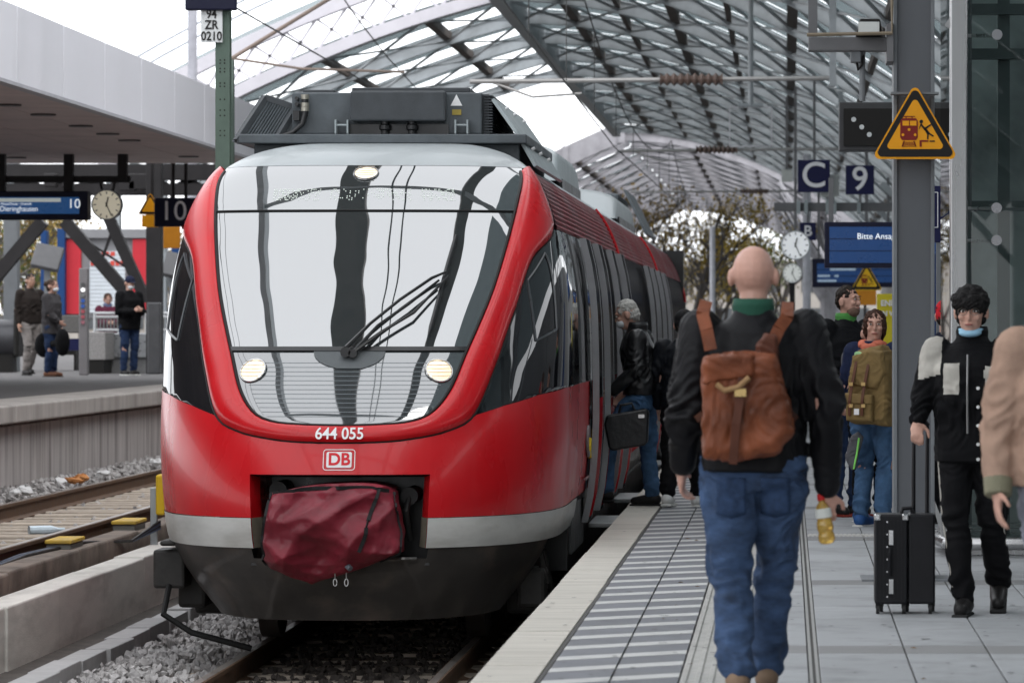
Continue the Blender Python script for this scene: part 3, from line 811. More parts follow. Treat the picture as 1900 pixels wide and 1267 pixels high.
# coupler recess : box walls going in
xw = P(AC, .3)[0]-TCX
for s in (-1, 1):
    b = B(); rows = []
    for i in range(7):
        z = .02+(.514-.02)*i/6; p = PN(s*AC, z, 0)
        rows.append([p, p+Vector((-s*.05,.15,0)), p+Vector((-s*.07,.7,0))])
    b.grid(rows); b.build('recess_cheek', [m_red][0], train)
    b = B(); rows = []
    for i in range(4):
        z = .02+(.222-.02)*i/3; p = PN(s*AC, z, 0)+Vector((-s*.004,0,0))
        rows.append([p, p+Vector((-s*.05,.15,0)), p+Vector((-s*.066,.3,0))])
    b.grid(rows); b.build('recess_cheek', M('silver_dirty', (.2,.18,.14), .6, var=.3, vs=6), train)
b = B(); top = [PN(-AC+2*AC*k/20, .514, 0) for k in range(21)]
b.grid([top, [p+Vector((0,.12,-.02)) for p in top], [p+Vector((0,.8,-.02)) for p in top]]); b.build('recess_roof', m_black, train)
b = B(); b.box(TCX-.62, TCX+.62, 27.85, 27.88, -.3, .52); b.box(TCX-.6, TCX+.6, 27.25, 27.9, -.1, -.085); b.build('recess_back', m_black, train)
for dx, z in ((-.44,.40),(.45,.36)):
    b = B(); b.cyl((TCX+dx,27.4,z), (TCX+dx,27.8,z), .06, 12); b.tube([(TCX+dx,27.42,z),(TCX+dx*.96,27.36,z-.1),(TCX+dx,27.45,z-.3)], .02, 8); b.build('coupler_hose', M('hose', (.03,.03,.03), .5), train, smooth=True)
# coupler cover bag -----------------------------------------------------
def BAGN(p):
    # pleated vinyl: ridged folds running in a few directions
    x = p.x-TCX; z = p.z; d = 0
    for (cx, cz, ang, fr, amp) in ((.0,.1,.5,5,.085),(.1,.0,-.7,7,.06),(-.2,.2,1.3,9,.03),(.25,.1,2.2,14,.016),(.0,.2,1.0,22,.008),(.1,.1,-.2,30,.004)):
        u = (x-cx)*math.cos(ang)+(z-cz)*math.sin(ang); w = (z-cz)*math.cos(ang)-(x-cx)*math.sin(ang)
        n = mnoise.noise(Vector((u*fr*.45, w*fr*.22, cx*9+ang)))
        d += amp*(1-2*abs(n)*1.8)
    return d
def bag():
    b = B(); rows = []
    prof = [(.43,.385,.10),(.435,.39,.22),(.40,.405,.27),(.33,.42,.29),(.25,.435,.31),(.12,.46,.33),(0.0,.455,.33),(-.08,.42,.3),(-.14,.33,.24),(-.19,.18,.17),(-.215,.05,.1)]
    N = 88
    for z, hw, dep in prof:
        r = []
        for k in range(N+1):
            t = -1+2*k/N
            x = hw*math.copysign(abs(math.sin(t*math.pi/2))**.75, t)
            y = 27.2-dep*max(0, (1-abs(t)**4))**.5 + (0 if z < .44 else .0)
            zz = z+.03*math.sin(3*t+1)*(z > .4)+.05*abs(t)*(z < -.05)
            r.append(Vector((TCX+x-.02-.14*max(0,-z)/.2, y, zz)))
        rows.append(r)
    # subdivide vertically
    fine = []
    for i in range(len(rows)-1):
        for k in range(9):
            t = k/9; fine.append([p.lerp(q, t) for p, q in zip(rows[i], rows[i+1])])
    fine.append(rows[-1])
    for r in fine:
        for p in r:
            q = Vector((p.x*4.2, p.z*5.5, p.y*4))
            n1 = mnoise.noise(q); n2 = mnoise.noise(q*2.3+Vector((7,3,1)))
            fold = abs(mnoise.noise(Vector((p.x*3+p.z*4, p.z*5-p.x*2.5, 2.2))))
            p.y -= BAGN(p); p.x += .01*n2
    b.grid(fine); b.add([rows[0][k]+Vector((0,.45,.0)) for k in range(N+1)]+list(fine[0]), [(k,k+1,N+2+k,N+1+k) for k in range(N)])
    return b, fine
bb, fine = bag()
m_bag = M('bag_vinyl', (.165,.016,.027), .43, var=.3, vs=5, coat=.1, bump=.25, bs=25, dirt=.3, dcol=(.12,.02,.03), ds=3)
cover = bb.build('coupler_cover', m_bag, train, smooth='all')
md = cover.modifiers.new('s', 'SUBSURF'); md.levels = 1; md.render_levels = 1
LOC[cover.name] = LOC[train.name]
m_strap = M('strap', (.015,.015,.016), .7)
def strap(ids, name='strap', w=.016):
    bs = B(); pts = [fine[i][j]+Vector((0,-.008,0)) for i, j in ids]
    for p, q in zip(pts, pts[1:]): bs.bar(p, q, .007, w*1.6, up=(0,0,1) if abs((q-p).normalized().z) < .7 else (1,0,0))
    bs.build(name, m_strap, cover)
strap([(13+int((j-45)**2/280)-(j>45)*0, j) for j in range(10, 79, 3)])
strap([(i, 66-(i-14)//3) for i in range(14, 54, 3)]); strap([(i, 7) for i in range(18, 72, 3)]); strap([(i, 82) for i in range(18, 68, 3)])
b = B(); b.cyl((TCX+.03,26.92,-.03),(TCX+.11,26.85,-.10),.02,10); b.build('handle_pin', M('pin_grey', (.12,.13,.15), .4), cover, smooth=True)
for dx in (.0, .075):
    b = B(); b.tube([(TCX+dx,26.93,-.10),(TCX+dx,26.93,-.17)], .004, 5); ring = [(TCX+dx+.012*math.cos(t), 26.93, -.195+.024*math.sin(t)) for t in np.linspace(0, 6.283, 13)[:-1]]; b.tube(ring, .004, 5, close=True); b.build('pull_ring', M('ring_metal', (.5,.5,.5), .3, metal=1), cover)
# headlights -----------------------------------------------------------------
def lampmat(name, c, s):
    m = bpy.data.materials.new(name); m.use_nodes = True; p = m.node_tree.nodes['Principled BSDF']
    p.inputs['Emission Color'].default_value = (*c,1); p.inputs['Emission Strength'].default_value = s; p.inputs['Base Color'].default_value = (.8,.8,.75,1); return m
m_lamp = lampmat('headlight_glow', (1,.70,.36), .62); m_lamp2 = lampmat('headlight_core', (1,.86,.6), 1.25)
def lamp(a, z, r, name='headlight'):
    c = PN(a, z, .006); n = (PN(a, z, .02)-PN(a, z, 0)).normalized()
    R = n.to_track_quat('Z', 'Y').to_matrix()
    b = B(); rows = []
    for j in range(6):
        th = j/5
        rows.append([c+R@Vector((r*th*math.cos(t), r*th*math.sin(t), .02*(1-th*th))) for t in np.linspace(0, 2*math.pi, 25)])
    b.grid(rows); o = b.build(name, m_lamp, train, smooth='all'); LOC[o.name] = LOC[train.name]
    b = B(); b.grid([[p+n*.004+(c-p)*.45 for p in rw] for rw in rows]); b.build('bulb', m_lamp2, o, smooth='all')
    b = B(); b.tube([c+R@Vector((r*1.04*math.cos(t), r*1.04*math.sin(t), .0)) for t in np.linspace(0, 2*math.pi, 33)[:-1]], .008, 6, close=True); b.build('bezel', M('chrome', (.4,.4,.4), .2, metal=1), o, smooth=True)
    for k in range(-2, 3):
        zz = k*.03*r/.088; h = math.sqrt(max(0, 1-(zz/r)**2))*r
        b = B(); b.bar(c+R@Vector((-h, zz, .0))+n*.022, c+R@Vector((h, zz, .0))+n*.022, .004, .004); b.build('lens_rib', M('lens_rib', (.35,.28,.2), .4), o)
lamp(-18.9, 1.206, .088); lamp(18.9, 1.206, .088); lamp(0, 2.60, .082)
# faint dot-matrix destination band behind the glass
m_led = lampmat('led_dots', (.75,1,.9), .22)
rl = random.Random(11); b = B()
for cidx in range(110):
    on = (cidx//6) % 7 != 6
    for rr_ in range(7):
        if on and rl.random() < .42:
            p = PN(-24+48*cidx/110, 2.405+rr_*.0125, .005); b.cbox(p, .006, .003, .0065)
b.build('destination_display', m_led, train)['kind'] = 'stuff'
# wipers -----------------------------------------------------------------
def wiper(path, name='wiper', blade=None):
    b = B(); b.tube([PN(a, z, .05) for a, z in path], [.016]+[.011]*(len(path)-2)+[.008], 6); o = b.build(name, m_black, train, smooth=True); LOC[o.name] = LOC[train.name]
    if blade:
        b = B(); pts = [PN(a, z, .02) for a, z in cur(blade, 4)]; b.tube(pts, [.006]+[.014]*(len(pts)-2)+[.005], 6); b.build('wiper_blade', m_black, o, smooth=True)
def az_of(px, py):     # surface parameters of a photo point on the front face
    best = (1e9,)
    for i in range(121):
        for j in range(121):
            a = -40+80*i/120; z = .85+1.8*j/120; p = P(a, z)
            e = (1460+F*p[0]/p[1]-px)**2+(608-F*(p[2]-1.5)/p[1]-py)**2
            if e < best[0]: best = (e, a, z)
    return best[1:]
q = [az_of(*p) for p in ((640,655),(690,608),(745,565),(800,525),(825,515))]
bl = [az_of(*p) for p in ((846,440),(830,490),(818,540),(795,626))]
wiper(q, blade=bl)
wiper([az_of(*p) for p in ((650,660),(700,615),(760,572),(812,530))])
wiper([az_of(*p) for p in ((655,662),(705,625),(765,588),(830,520))])
c = PN(*az_of(640,658), .03); b = B(); b.cyl(c+Vector((0,.05,0)), c+Vector((0,-.04,0)), .035, 12); b.cyl(c+Vector((.05,.05,-.01)), c+Vector((.05,-.04,-.01)), .03, 12); b.build('wiper_pivot', m_black, train, smooth=True)
b = B(); rows = []
for i in range(7):
    z = 1.36-.14*i/6; A = 5.2*(1-(i/6)**3*.75); rows.append([PN(-A+.6+2*A*k/10, z, .006) for k in range(11)])
b.grid(rows); b.build('wiper_cowl', M('cowl_grey', (.10,.11,.115), .4), train, smooth='all')
# lettering and emblem
def surf_text(txt, size, a, z, mat, name, sx=1, bold=0, off=.0055):
    o = text(txt, size, (0,0,0), mat, None, name, rot=(90,0,0), sx=sx, ext=.0008, bold=bold)
    me = o.data; c = Vector(P(a, z))
    for v in me.vertices:
        dx = v.co.x; zz = z+v.co.z
        # find a for dx
        W = lerp_tab(WT, zz); X = (c.x-TCX)+dx; sa = min(1, abs(X)/W)**(NE/2); aa = math.degrees(math.asin(min(1, sa)))*(1 if X >= 0 else -1)
        p = PN(aa, zz, off-v.co.y); v.co = p-LOC[train.name]
    o.parent = train; return o
surf_text('644 055', .105, 0, .767, m_white, 'fleet_number', sx=.95, bold=.0015, off=.046)
def ringplate(hw, hh, r, a, z, mat, name, inner=None, off=.004):
    def rr_pts(hw, hh, r, n=6):
        pts = []
        for cx, cz, t0 in ((hw-r,hh-r,0),(-hw+r,hh-r,90),(-hw+r,-hh+r,180),(hw-r,-hh+r,270)):
            for k in range(n+1):
                t = math.radians(t0+90*k/n); pts.append((cx+r*math.cos(t), cz+r*math.sin(t)))
        return pts
    def mp(x, zz):
        W = lerp_tab(WT, z+zz); sa = min(1, abs(x)/W)**(NE/2); aa = math.degrees(math.asin(sa))*(1 if x >= 0 else -1); return PN(aa, z+zz, off)
    b = B(); o_ = [mp(*p) for p in rr_pts(hw, hh, r)]
    if inner:
        i_ = [mp(*p) for p in rr_pts(hw-inner, hh-inner, r*.75)]; n = len(o_)
        b.add(o_+i_, [(k, (k+1)%n, n+(k+1)%n, n+k) for k in range(n)])
    else: b.add(o_, [tuple(range(len(o_)))])
    return b.build(name, mat, train)
ringplate(.108, .070, .022, 0, .612, m_white, 'emblem_outline', inner=.005)
ringplate(.085, .052, .012, 0, .612, m_white, 'emblem', off=.0045)
surf_text('DB', .112, 0, .612, M('emblem_red', (.6,.02,.03), .4, var=0), 'emblem_lettering', sx=1.02, bold=.003)
# side of the train : long straight body -----------------------------------
Y0S = 32.05
def sidestrip(s, z0, z1, y0, y1, mat, name, off=0, nz=6):
    b = B(); rows = []
    for i in range(nz+1):
        z = z0+(z1-z0)*i/nz; W = lerp_tab(WT, z)+off; rows.append([(TCX+s*W, y0, z), (TCX+s*W, y1, z)])
    b.grid(rows); return b.build(name, mat, train, smooth='all')
YE = 63.0
DOORS = [(32.3,33.7),(36.9,38.3),(46.3,47.7),(50.5,51.9)]
GANG = [(41.6,42.3),(54.5,55.2)]
segs = []; y = Y0S
for a, c in sorted(DOORS): segs.append((y, a)); y = c
segs.append((y, YE))
for s in (1, -1):
    for (a, c) in segs:
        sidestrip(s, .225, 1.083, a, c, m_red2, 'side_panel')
        sidestrip(s, 1.087, 2.203, a+.0, c, m_side2, 'window_band')
    sidestrip(s, -.05, .221, Y0S-.6, YE, m_skirt, 'sill_panel', off=-.015)
# wine-red ribbed roof flank panels
for s in (1, -1):
    y = 29.35
    for y1 in (39.6, 51.4, YE):
        b = B(); rows = []
        for i in range(23):
            z = 2.21+(2.655-2.21)*i/22; W = lerp_tab(WT, z)+(.010 if i % 2 else -.004)
            yy0 = y
            if y < 30: yy0 = lerp_tab([(2.2,29.0),(2.45,29.35),(2.66,29.8)], z)+.1
            rows.append([(TCX+s*W, yy0, z), (TCX+s*W, y1-.12, z)])
        b.grid(rows); b.build('roof_flank_panel', m_wine, train)
        b = B(); b.tube([(TCX+s*(lerp_tab(WT, z)+.012), y1-.05, z) for z in np.linspace(1.9, 2.655, 10)], .018, 6); b.build('flank_seam_trim', m_red, train, smooth=True)
        y = y1
# roof
b = B(); rows = []
for k in range(25):
    t = -1+2*k/24
    RP = [(0,2.888),(.6,2.878),(.75,2.85),(.95,2.78),(1.04,2.72),(1.125,2.652)]
    x = 1.125*t; z = lerp_tab(RP, abs(x))
    rows.append([(TCX+x, 30.3, z), (TCX+x, YE, z)])
b.grid(rows); b.build('roof', m_grey, train, smooth='all')
# closing end and underbody
b = B(); b.box(TCX-1.38, TCX+1.38, 30.0, YE, -.3, .0); b.box(TCX-.9, TCX+.9, 29.3, YE, -.46, -.3); b.box(TCX-1.4, TCX+1.4, YE-.1, YE, -.3, 2.7); b.build('underframe', m_black, train)
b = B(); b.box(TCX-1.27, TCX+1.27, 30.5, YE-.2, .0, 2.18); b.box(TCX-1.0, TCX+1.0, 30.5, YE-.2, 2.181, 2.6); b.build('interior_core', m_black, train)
# bogie and hanging gear on the platform side
m_gear = M('underbody_gear', (.04,.038,.036), .5, var=.3, vs=8)
for s in (1, -1):
    b = B(); b.box(TCX+s*1.12-.12, TCX+s*1.12+.12, 29.0, 29.6, -.55, -.05); b.box(TCX+s*1.2-.1, TCX+s*1.2+.1, 28.6, 28.95, -.48, -.2); b.box(TCX+s*1.05-.08, TCX+s*1.05+.08, 29.8, 30.8, -.6, -.25); b.build('bogie_box', m_gear, train, bevel=.03)
    for yy in (29.6, 31.6):
        b = B(); b.cyl((TCX+s*.68, yy, TOR+.42), (TCX+s*.82, yy, TOR+.42), .42, 28); b.build('wheel', M('wheel_steel', (.10,.085,.075), .5, metal=.5), train, smooth=True)
    for k in range(3):
        b = B(); b.tube([(TCX+s*1.25,28.7+k*.25,-.1),(TCX+s*1.3,28.75+k*.3,-.3-.05*k),(TCX+s*1.1,29.2+k*.3,-.42)], .025, 6); b.build('hose', m_gear, train, smooth=True)
b = B(); b.box(TCX-1.42, TCX-1.2, 28.25, 28.6, -.32, -.05); b.box(TCX-1.36, TCX-1.24, 28.15, 28.4, -.02, .02); b.build('sensor_box', m_gear, train, bevel=.02)
b = B(); b.tube([(TCX-1.3,28.2,-.3),(TCX-1.3,27.95,-.48),(TCX-1.1,27.9,-.6),(TCX-.7,28.0,-.72)], .022, 8); b.build('hanging_hose', m_seal, train, smooth=True)
b = B()
for k in range(8): b.box(TCX+1.33, TCX+1.40, 30.3+k*.22, 30.3+k*.22+.19, -.2, .17)
b.build('grille', M('grille', (.10,.10,.10), .5), train, bevel=.01)
# doors
m_alu = M('door_edge_alu', (.27,.27,.28), .4, metal=.5, var=.2, vs=3)
for s in (1, -1):
    for a, c in DOORS:
        for (ya, yb) in ((a-.66, a+.02), (c-.02, c+.66)):
            b = B(); rows = []; rows2 = []
            for i in range(12):
                z = -.02+(2.2+.02)*i/11; W = lerp_tab(WT, max(.0, z))
                rows.append([(TCX+s*(W+.075), ya, z), (TCX+s*(W+.075), yb, z)])
            b.grid(rows); o = b.build('door_leaf', m_side2, train, smooth='all', solid=.0); LOC[o.name] = LOC[train.name]
            for ye in (ya, yb):
                b = B(); rw = []
                for i in range(12):
                    z = -.02+2.22*i/11; W = lerp_tab(WT, max(0, z)); rw.append([(TCX+s*(W+.08), ye-.018, z), (TCX+s*(W+.08), ye+.018, z), (TCX+s*(W+.03), ye+.018, z), (TCX+s*(W+.03), ye-.018, z), (TCX+s*(W+.08), ye-.018, z)])
                b.grid(rw); b.build('leaf_edge', m_alu, o, smooth=False)
            b = B(); W = 1.44
            rows = [[(TCX+s*(lerp_tab(WT, z)+.079), ya+.03, z), (TCX+s*(lerp_tab(WT, z)+.079), yb-.03, z)] for z in np.linspace(.0, .95, 6)]
            b.grid(rows); b.build('leaf_panel', m_red2, o, smooth='all')
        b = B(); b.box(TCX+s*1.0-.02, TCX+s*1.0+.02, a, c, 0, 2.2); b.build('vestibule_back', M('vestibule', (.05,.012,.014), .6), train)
        b = B(); b.box(TCX+s*1.52-.1, TCX+s*1.52+.1, a+.05, c-.05, -.1, -.06); b.build('door_step', M('step_steel', (.30,.31,.31), .5, metal=.5), train, bevel=.008)
# markings on the platform side flank
W = 1.4625
for k, (yy, z, sz, cc) in enumerate(((31.35,.62,.16,(.22,.2,.2)),(31.62,.56,.10,(.75,.55,.03)),(31.95,.60,.13,(.55,.3,.04)))):
    b = B(); rr_ = [(TCX+W+.006, yy+sz*math.cos(t)*.8, z+sz*.7*math.sin(t)) for t in np.linspace(.3 if k != 1 else 0, 5.4 if k != 1 else 6.28, 14)]; b.tube(rr_, .016, 5); b.build('flank_logo', M('logo_c%d' % k, cc, .5, var=0), train)
b = B(); b.box(TCX+W+.002, TCX+W+.006, 31.75, 32.0, .38, .78); b.build('flank_sticker', M('sticker', (.45,.52,.56), .5), train)
b = B(); b.box(TCX+W-.01, TCX+W+.006, 31.0, 31.9, .33, .345); b.build('flank_caption', M('caption', (.3,.2,.2), .5), train)
# roof equipment ------------------------------------------------------------
YB = 30.4
sc = F/YB
def rx(px): return X_(px, YB)
def rz(py): return Z_(py, YB)
b = B(); b.box(TCX-1.1, TCX+1.06, YB-.1, 33.6, 2.88, 2.95); b.box(TCX-1.0, TCX+1.0, YB+.02, 33.5, 2.7, 2.88); tray = b.build('unit_tray', m_unit, train, bevel=.01)
b = B(); b.box(rx(540), rx(893), YB+.05, 33.4, 2.955, 3.27); b.build('cooling_unit', m_unit, train, bevel=.012)
b = B(); b.box(rx(652), rx(828), YB-.08, YB+.048, rz(226), rz(170)); b.build('unit_cover', m_unit2, train, bevel=.015)
b = B(); b.box(rx(556), rx(615), YB+.2, YB+1.4, 3.271, 3.30); b.box(rx(650), rx(870), YB+.1, YB+1.8, 3.271, 3.31); b.build('unit_lid', m_unit2, train, bevel=.008)
b = B()
for px in (634, 752, 855, 870): pass
for px in (635, 857):
    b = B()
    for d in (-.045, .045): b.box(rx(px)+d-.006, rx(px)+d+.006, YB-.06, YB+.05, 2.955, 3.06)
    b.cyl((rx(px)-.05, YB-.04, 3.02), (rx(px)+.05, YB-.04, 3.02), .008, 8)
    b.build('lifting_bracket', m_pale, train)
for px in (715, 765):
    b = B(); b.tube([(rx(px), YB-.01, z) for z in (2.955, 2.98, 2.99, 3.02, 3.03, 3.055)], [.03,.03,.045,.045,.03,.03], 12); b.build('rubber_mount', m_black, train, smooth=True)
b = B(); b.box(rx(648), rx(832), YB+.02, YB+.049, 2.956, 3.03); b.build('unit_shadow_gap', m_black, train)  # black strip painted in for the shade below the unit cover
b = B(); b.tube([(rx(566),YB,rz(178)),(rx(566),YB-.01,rz(212)),(rx(562),YB-.02,rz(230)),(rx(545),YB-.02,rz(246)),(rx(525),YB,rz(252))], [.026,.026,.02,.017,.017], 10); b.build('pipe', m_black, train, smooth=True)
b = B()
for py in (181,196,203): b.cyl((rx(566),YB-.005,rz(py)-.015), (rx(566),YB-.005,rz(py)+.02), .031, 12)
b.build('pipe_fitting', M('brass_pale', (.42,.40,.34), .35, metal=.7), train, smooth=True)
b = B()
for py in (183,194): b.cyl((rx(551),YB-.03,rz(py)), (rx(551),YB+.05,rz(py)), .014, 10)
b.box(rx(544), rx(556), YB-.03, YB+.05, rz(224), rz(206)); b.build('cable_socket', m_black, train)
b = B(); b.add([(rx(835),YB+.045,rz(196)),(rx(857),YB+.045,rz(196)),(rx(846),YB+.045,rz(175))], [(0,1,2)]); b.build('white_triangle_mark', m_white, train)
b = B(); b.box(rx(838), rx(855), YB+.043, YB+.049, rz(213), rz(203)); b.build('type_plate', M('plate_brass', (.35,.27,.06), .5), train)
b = B()
for k in range(14): b.box(rx(896), rx(912), YB+.1, 33.0, 2.97+k*.021, 2.97+k*.021+.010)
b.box(rx(893), rx(905), YB+.12, 33.1, 2.955, 3.26); b.build('unit_louvre', m_unit2, train)
# left slanted grille
fl = [(TCX-1.13,2.9),(TCX-1.08,2.9),(TCX-.90,3.25),(TCX-.95,3.25)]
b = B(); 
p0 = Vector((TCX-1.12, YB-.05, 2.90)); p1 = Vector((TCX-.93, YB+.15, 3.24)); p2 = Vector((TCX-.70, YB+.15, 3.16)); p3 = Vector((TCX-.82, YB-.02, 2.92))
for a_, c_ in ((p0,p1),(p1,p2),(p2,p3),(p3,p0)): b.bar(a_, c_, .04, .045)
b.build('grille_frame', m_unit2, train)
b = B()
for k in range(1, 12):
    t = k/12; b.bar(p0.lerp(p3, t), p1.lerp(p2, t), .006, .010)
b.build('grille_bar', m_unit, train)
b = B(); b.grid([[(TCX-1.14,YB-.05,2.89),(TCX-.94,YB+.15,3.25)],[(TCX-1.14,33.6,2.89),(TCX-.94,33.6,3.25)]]); b.build('side_fairing', m_unit, train, solid=.02)
# right slanted pale panel
b = B(); b.grid([[(TCX+.80,YB+.1,3.23),(TCX+.83,33.4,3.23)],[(TCX+.98,YB+.0,2.98),(TCX+1.0,33.6,2.98)],[(TCX+1.13,YB-.02,2.72),(TCX+1.14,33.7,2.72)]]); b.build('side_fairing', m_pale, train, solid=.025)
b = B()
for yy in (30.9,31.8,32.9):
    for (dx, z) in ((.86,3.17),(1.06,2.86)): b.cyl((TCX+dx, yy, z), (TCX+dx+.025, yy, z+.012), .012, 8)
b.build('fairing_bolt', m_white, train)
# further roof fairings
def fairing(y0, y1, zt, mat):
    b = B(); rows = []
    for k, (yy, f) in enumerate(((y0-.45,.0),(y0,.85),(y0+.4,1),(y1-.4,1),(y1,.85),(y1+.3,0))):
        hw = .98
        rows.append([(TCX+hw*math.sin(t)*1.0, yy, 2.80+(zt-2.80)*f*max(0, math.cos(t))**.35) for t in np.linspace(-math.pi/2, math.pi/2, 21)])
    b.grid(rows); b.build('roof_fairing', mat, train, smooth=True)
    b = B(); b.box(TCX+.9, TCX+1.0, y0, y1, 2.74, 2.83); b.build('fairing_foot', m_black, train)
fairing(36.2, 39.4, 3.22, m_pale); fairing(48.5, 53.5, 3.2, m_grey)
b = B(); b.box(TCX-.7, TCX+.75, 54.2, 57.5, 2.88, 3.3); b.build('roof_box', m_unit, train, bevel=.03)
b = B(); b.grid([[(TCX+.85,54.0,3.35),(TCX+.85,57.6,3.35)],[(TCX+1.15,53.9,2.75),(TCX+1.15,57.6,2.75)]]); b.build('side_fairing', m_unit, train, solid=.03)
# ================================================================ left: other platform furniture
m_navy = M('sign_navy', (.012,.014,.06), .45, var=.05)
m_dnavy = M('sign_dark_navy', (.010,.011,.03), .45, var=.05)
m_blue = M('display_blue', (.008,.055,.20), .3, var=.05, emit=.0)
m_ltxt = M('text_white', (.8,.8,.82), .5, var=0)
m_col = M('column_dark', (.024,.022,.023), .55, var=.2, vs=3)
m_gcol = M('column_grey', (.17,.18,.19), .5, var=.1, vs=3)
def panel(name, label, cat, rect, Y, mat, depth=.12, group=None, bevel=.01):
    x0, y0, x1, y1 = rect; X0, X1 = X_(x0, Y), X_(x1, Y); Z0, Z1 = Z_(y1, Y), Z_(y0, Y)
    t = thing(name, label, cat, ((X0+X1)/2, Y, Z0), group)
    b = B(); b.box(X0, X1, Y, Y+depth, Z0, Z1); b.build('board', mat, t, bevel=bevel); return t
def hang(t, px, y0, y1, Y, w=.05, mat=None, name='hanger'):
    b = B(); p = at(px, y0, Y+.06); q = at(px, y1, Y+.06); b.bar(p, q, w, w); b.build(name, mat or m_col, t)
# canopy
can = thing('platform_canopy', 'flat canopy with wide white fascia over the other platform', 'canopy', (-8.3, 20, 4.2))
m_fas = M('fascia_white', (.80,.80,.84), .45, rand=.05, var=.03, vs=1, dirt=.12, dcol=(.5,.5,.55), ds=1, stretch=(1,1,.2))
m_ceil = M('canopy_ceiling', (.62,.53,.52), .7, var=.1, vs=1.2, dirt=.2, dcol=(.12,.1,.09))
ZC = 4.16
y = 10.0
while y < 64.5:
    b = B(); b.box(-8.42, -8.30, y+.018, y+2.782, ZC-.02, 4.97); b.build('fascia_panel', m_fas, can, bevel=.006); y += 2.8
b = B(); b.box(-8.425, -8.29, 10, 66, ZC-.06, ZC-.024); b.build('fascia_trim', M('trim', (.45,.45,.48), .5), can)
x = -8.43
while x > -21:
    B().box(x-.985, x-.0, 10, 65.5, ZC, ZC+.1).build('ceiling_board', m_ceil, can); x -= 1.0
b = B(); b.box(-21, -8.43, 10, 66, 4.5, 4.6); b.build('canopy_top', m_ceil, can)
for i, (px, py) in enumerate([(15,194),(80,212),(150,233),(200,248),(350,290),(30,292),(240,260)]):
    Y = F*(ZC-1.5)/(608-py); X = X_(px, Y)
    B().tube([(X,Y,ZC-.02),(X,Y,ZC)], .16, 16).build('ceiling_lamp', M('lamp_dark', (.08,.07,.07), .4), can)
for (x, y) in ((-12.9, 40), (-12.9, 62)): B().box(x-.15,x+.15,y-.15,y+.15,P10,ZC).build('column', m_col, can)
# trusses and columns beyond the canopy
tr = thing('truss_bridge', 'dark steel truss and bracing spanning the other platform behind the clock', 'truss', (-12, 76, P10))
YT = 76
b = B()
def pl(px, py, Y=YT): return at(px, py, Y)
m_tr = m_col
for (p, q, w) in (((-60,320),(420,320),.3), ((-60,352),(420,352),.22)): B().bar(pl(*p), pl(*q), w, w).build('chord', m_tr, tr)
for k in range(8):
    x = -40+k*60; B().bar(pl(x,322), pl(x+60,350), .12, .12).build('web_member', m_tr, tr); B().bar(pl(x+60,322), pl(x,350), .12, .12).build('web_member', m_tr, tr)
for (p, q, w) in (((-30,540),(80,410),.23), ((120,410),(232,540),.23), ((232,540),(236,556),.23), ((200,400),(272,560),.2), ((20,355),(-40,470),.06), ((215,408),(190,480),.05), ((150,440),(240,500),.04)):
    B().bar(pl(*p), pl(*q), w, w).build('brace', m_tr, tr)
for (px, w, m, Y) in ((287,.28,m_col,74),(22,.27,m_gcol,78)):
    X = X_(px, Y); B().box(X-w/2, X+w/2, Y-.14, Y+.14, P10, 5.2).build('column', m, tr, bevel=.01)
B().box(X_(276,73.8), X_(300,73.8), 73.6, 73.8, P10, P10+1.3).build('column_guard', M('guard', (.10,.10,.105), .4, metal=.5), tr, bevel=.02)
# clutter of fittings under the truss
for (px, py, w, h) in ((95,335,.22,.25),(125,338,.16,.2),(265,338,.5,.3),(238,345,.3,.2)):
    p = pl(px, py, 75.4); B().cbox(p, w, .3, h).build('fitting', m_col, tr, bevel=.02)
# departure board 10
t = panel('departure_board', 'navy departure board reading 10 and Dieringhausen', 'departure board', (-60,355,163,408), 62, m_dnavy, .3)
Yd = 61.995
b = B(); b.box(X_(-55,Yd), X_(147,Yd), Yd-.012, Yd-.001, Z_(397,Yd), Z_(366,Yd)); b.build('screen', M('screen_blue', (.012,.07,.21), .3, var=.03, emit=.35), t)
b = B(); b.box(X_(-40,Yd), X_(113,Yd), Yd-.02, Yd-.013, Z_(375,Yd), Z_(368,Yd)); b.build('message_strip', M('screen_white', (.62,.68,.66), .4, var=0, emit=.25), t)
m_tx = M('screen_text', (.8,.85,.88), .4, var=0, emit=.5)
text('10', .20, (X_(138,Yd), Yd-.02, Z_(379,Yd)), m_tx, t, 'platform_number')
text('Dieringhausen', .115, (X_(0,Yd), Yd-.02, Z_(388,Yd)), m_tx, t, 'destination', align='LEFT', sx=.88)
text('Messe/Deutz - Overath', .055, (X_(2,Yd), Yd-.02, Z_(378.7,Yd)), m_tx, t, 'via_line', align='LEFT', sx=.9)
hang(t, 128, 355, 262, 62, .14); hang(t, 2, 355, 262, 62, .14)
B().bar(at(-60,333,62.1), at(242,333,62.1), .1, .1).build('hanger', m_col, t); hang(t, 228, 334, 268, 62, .14)
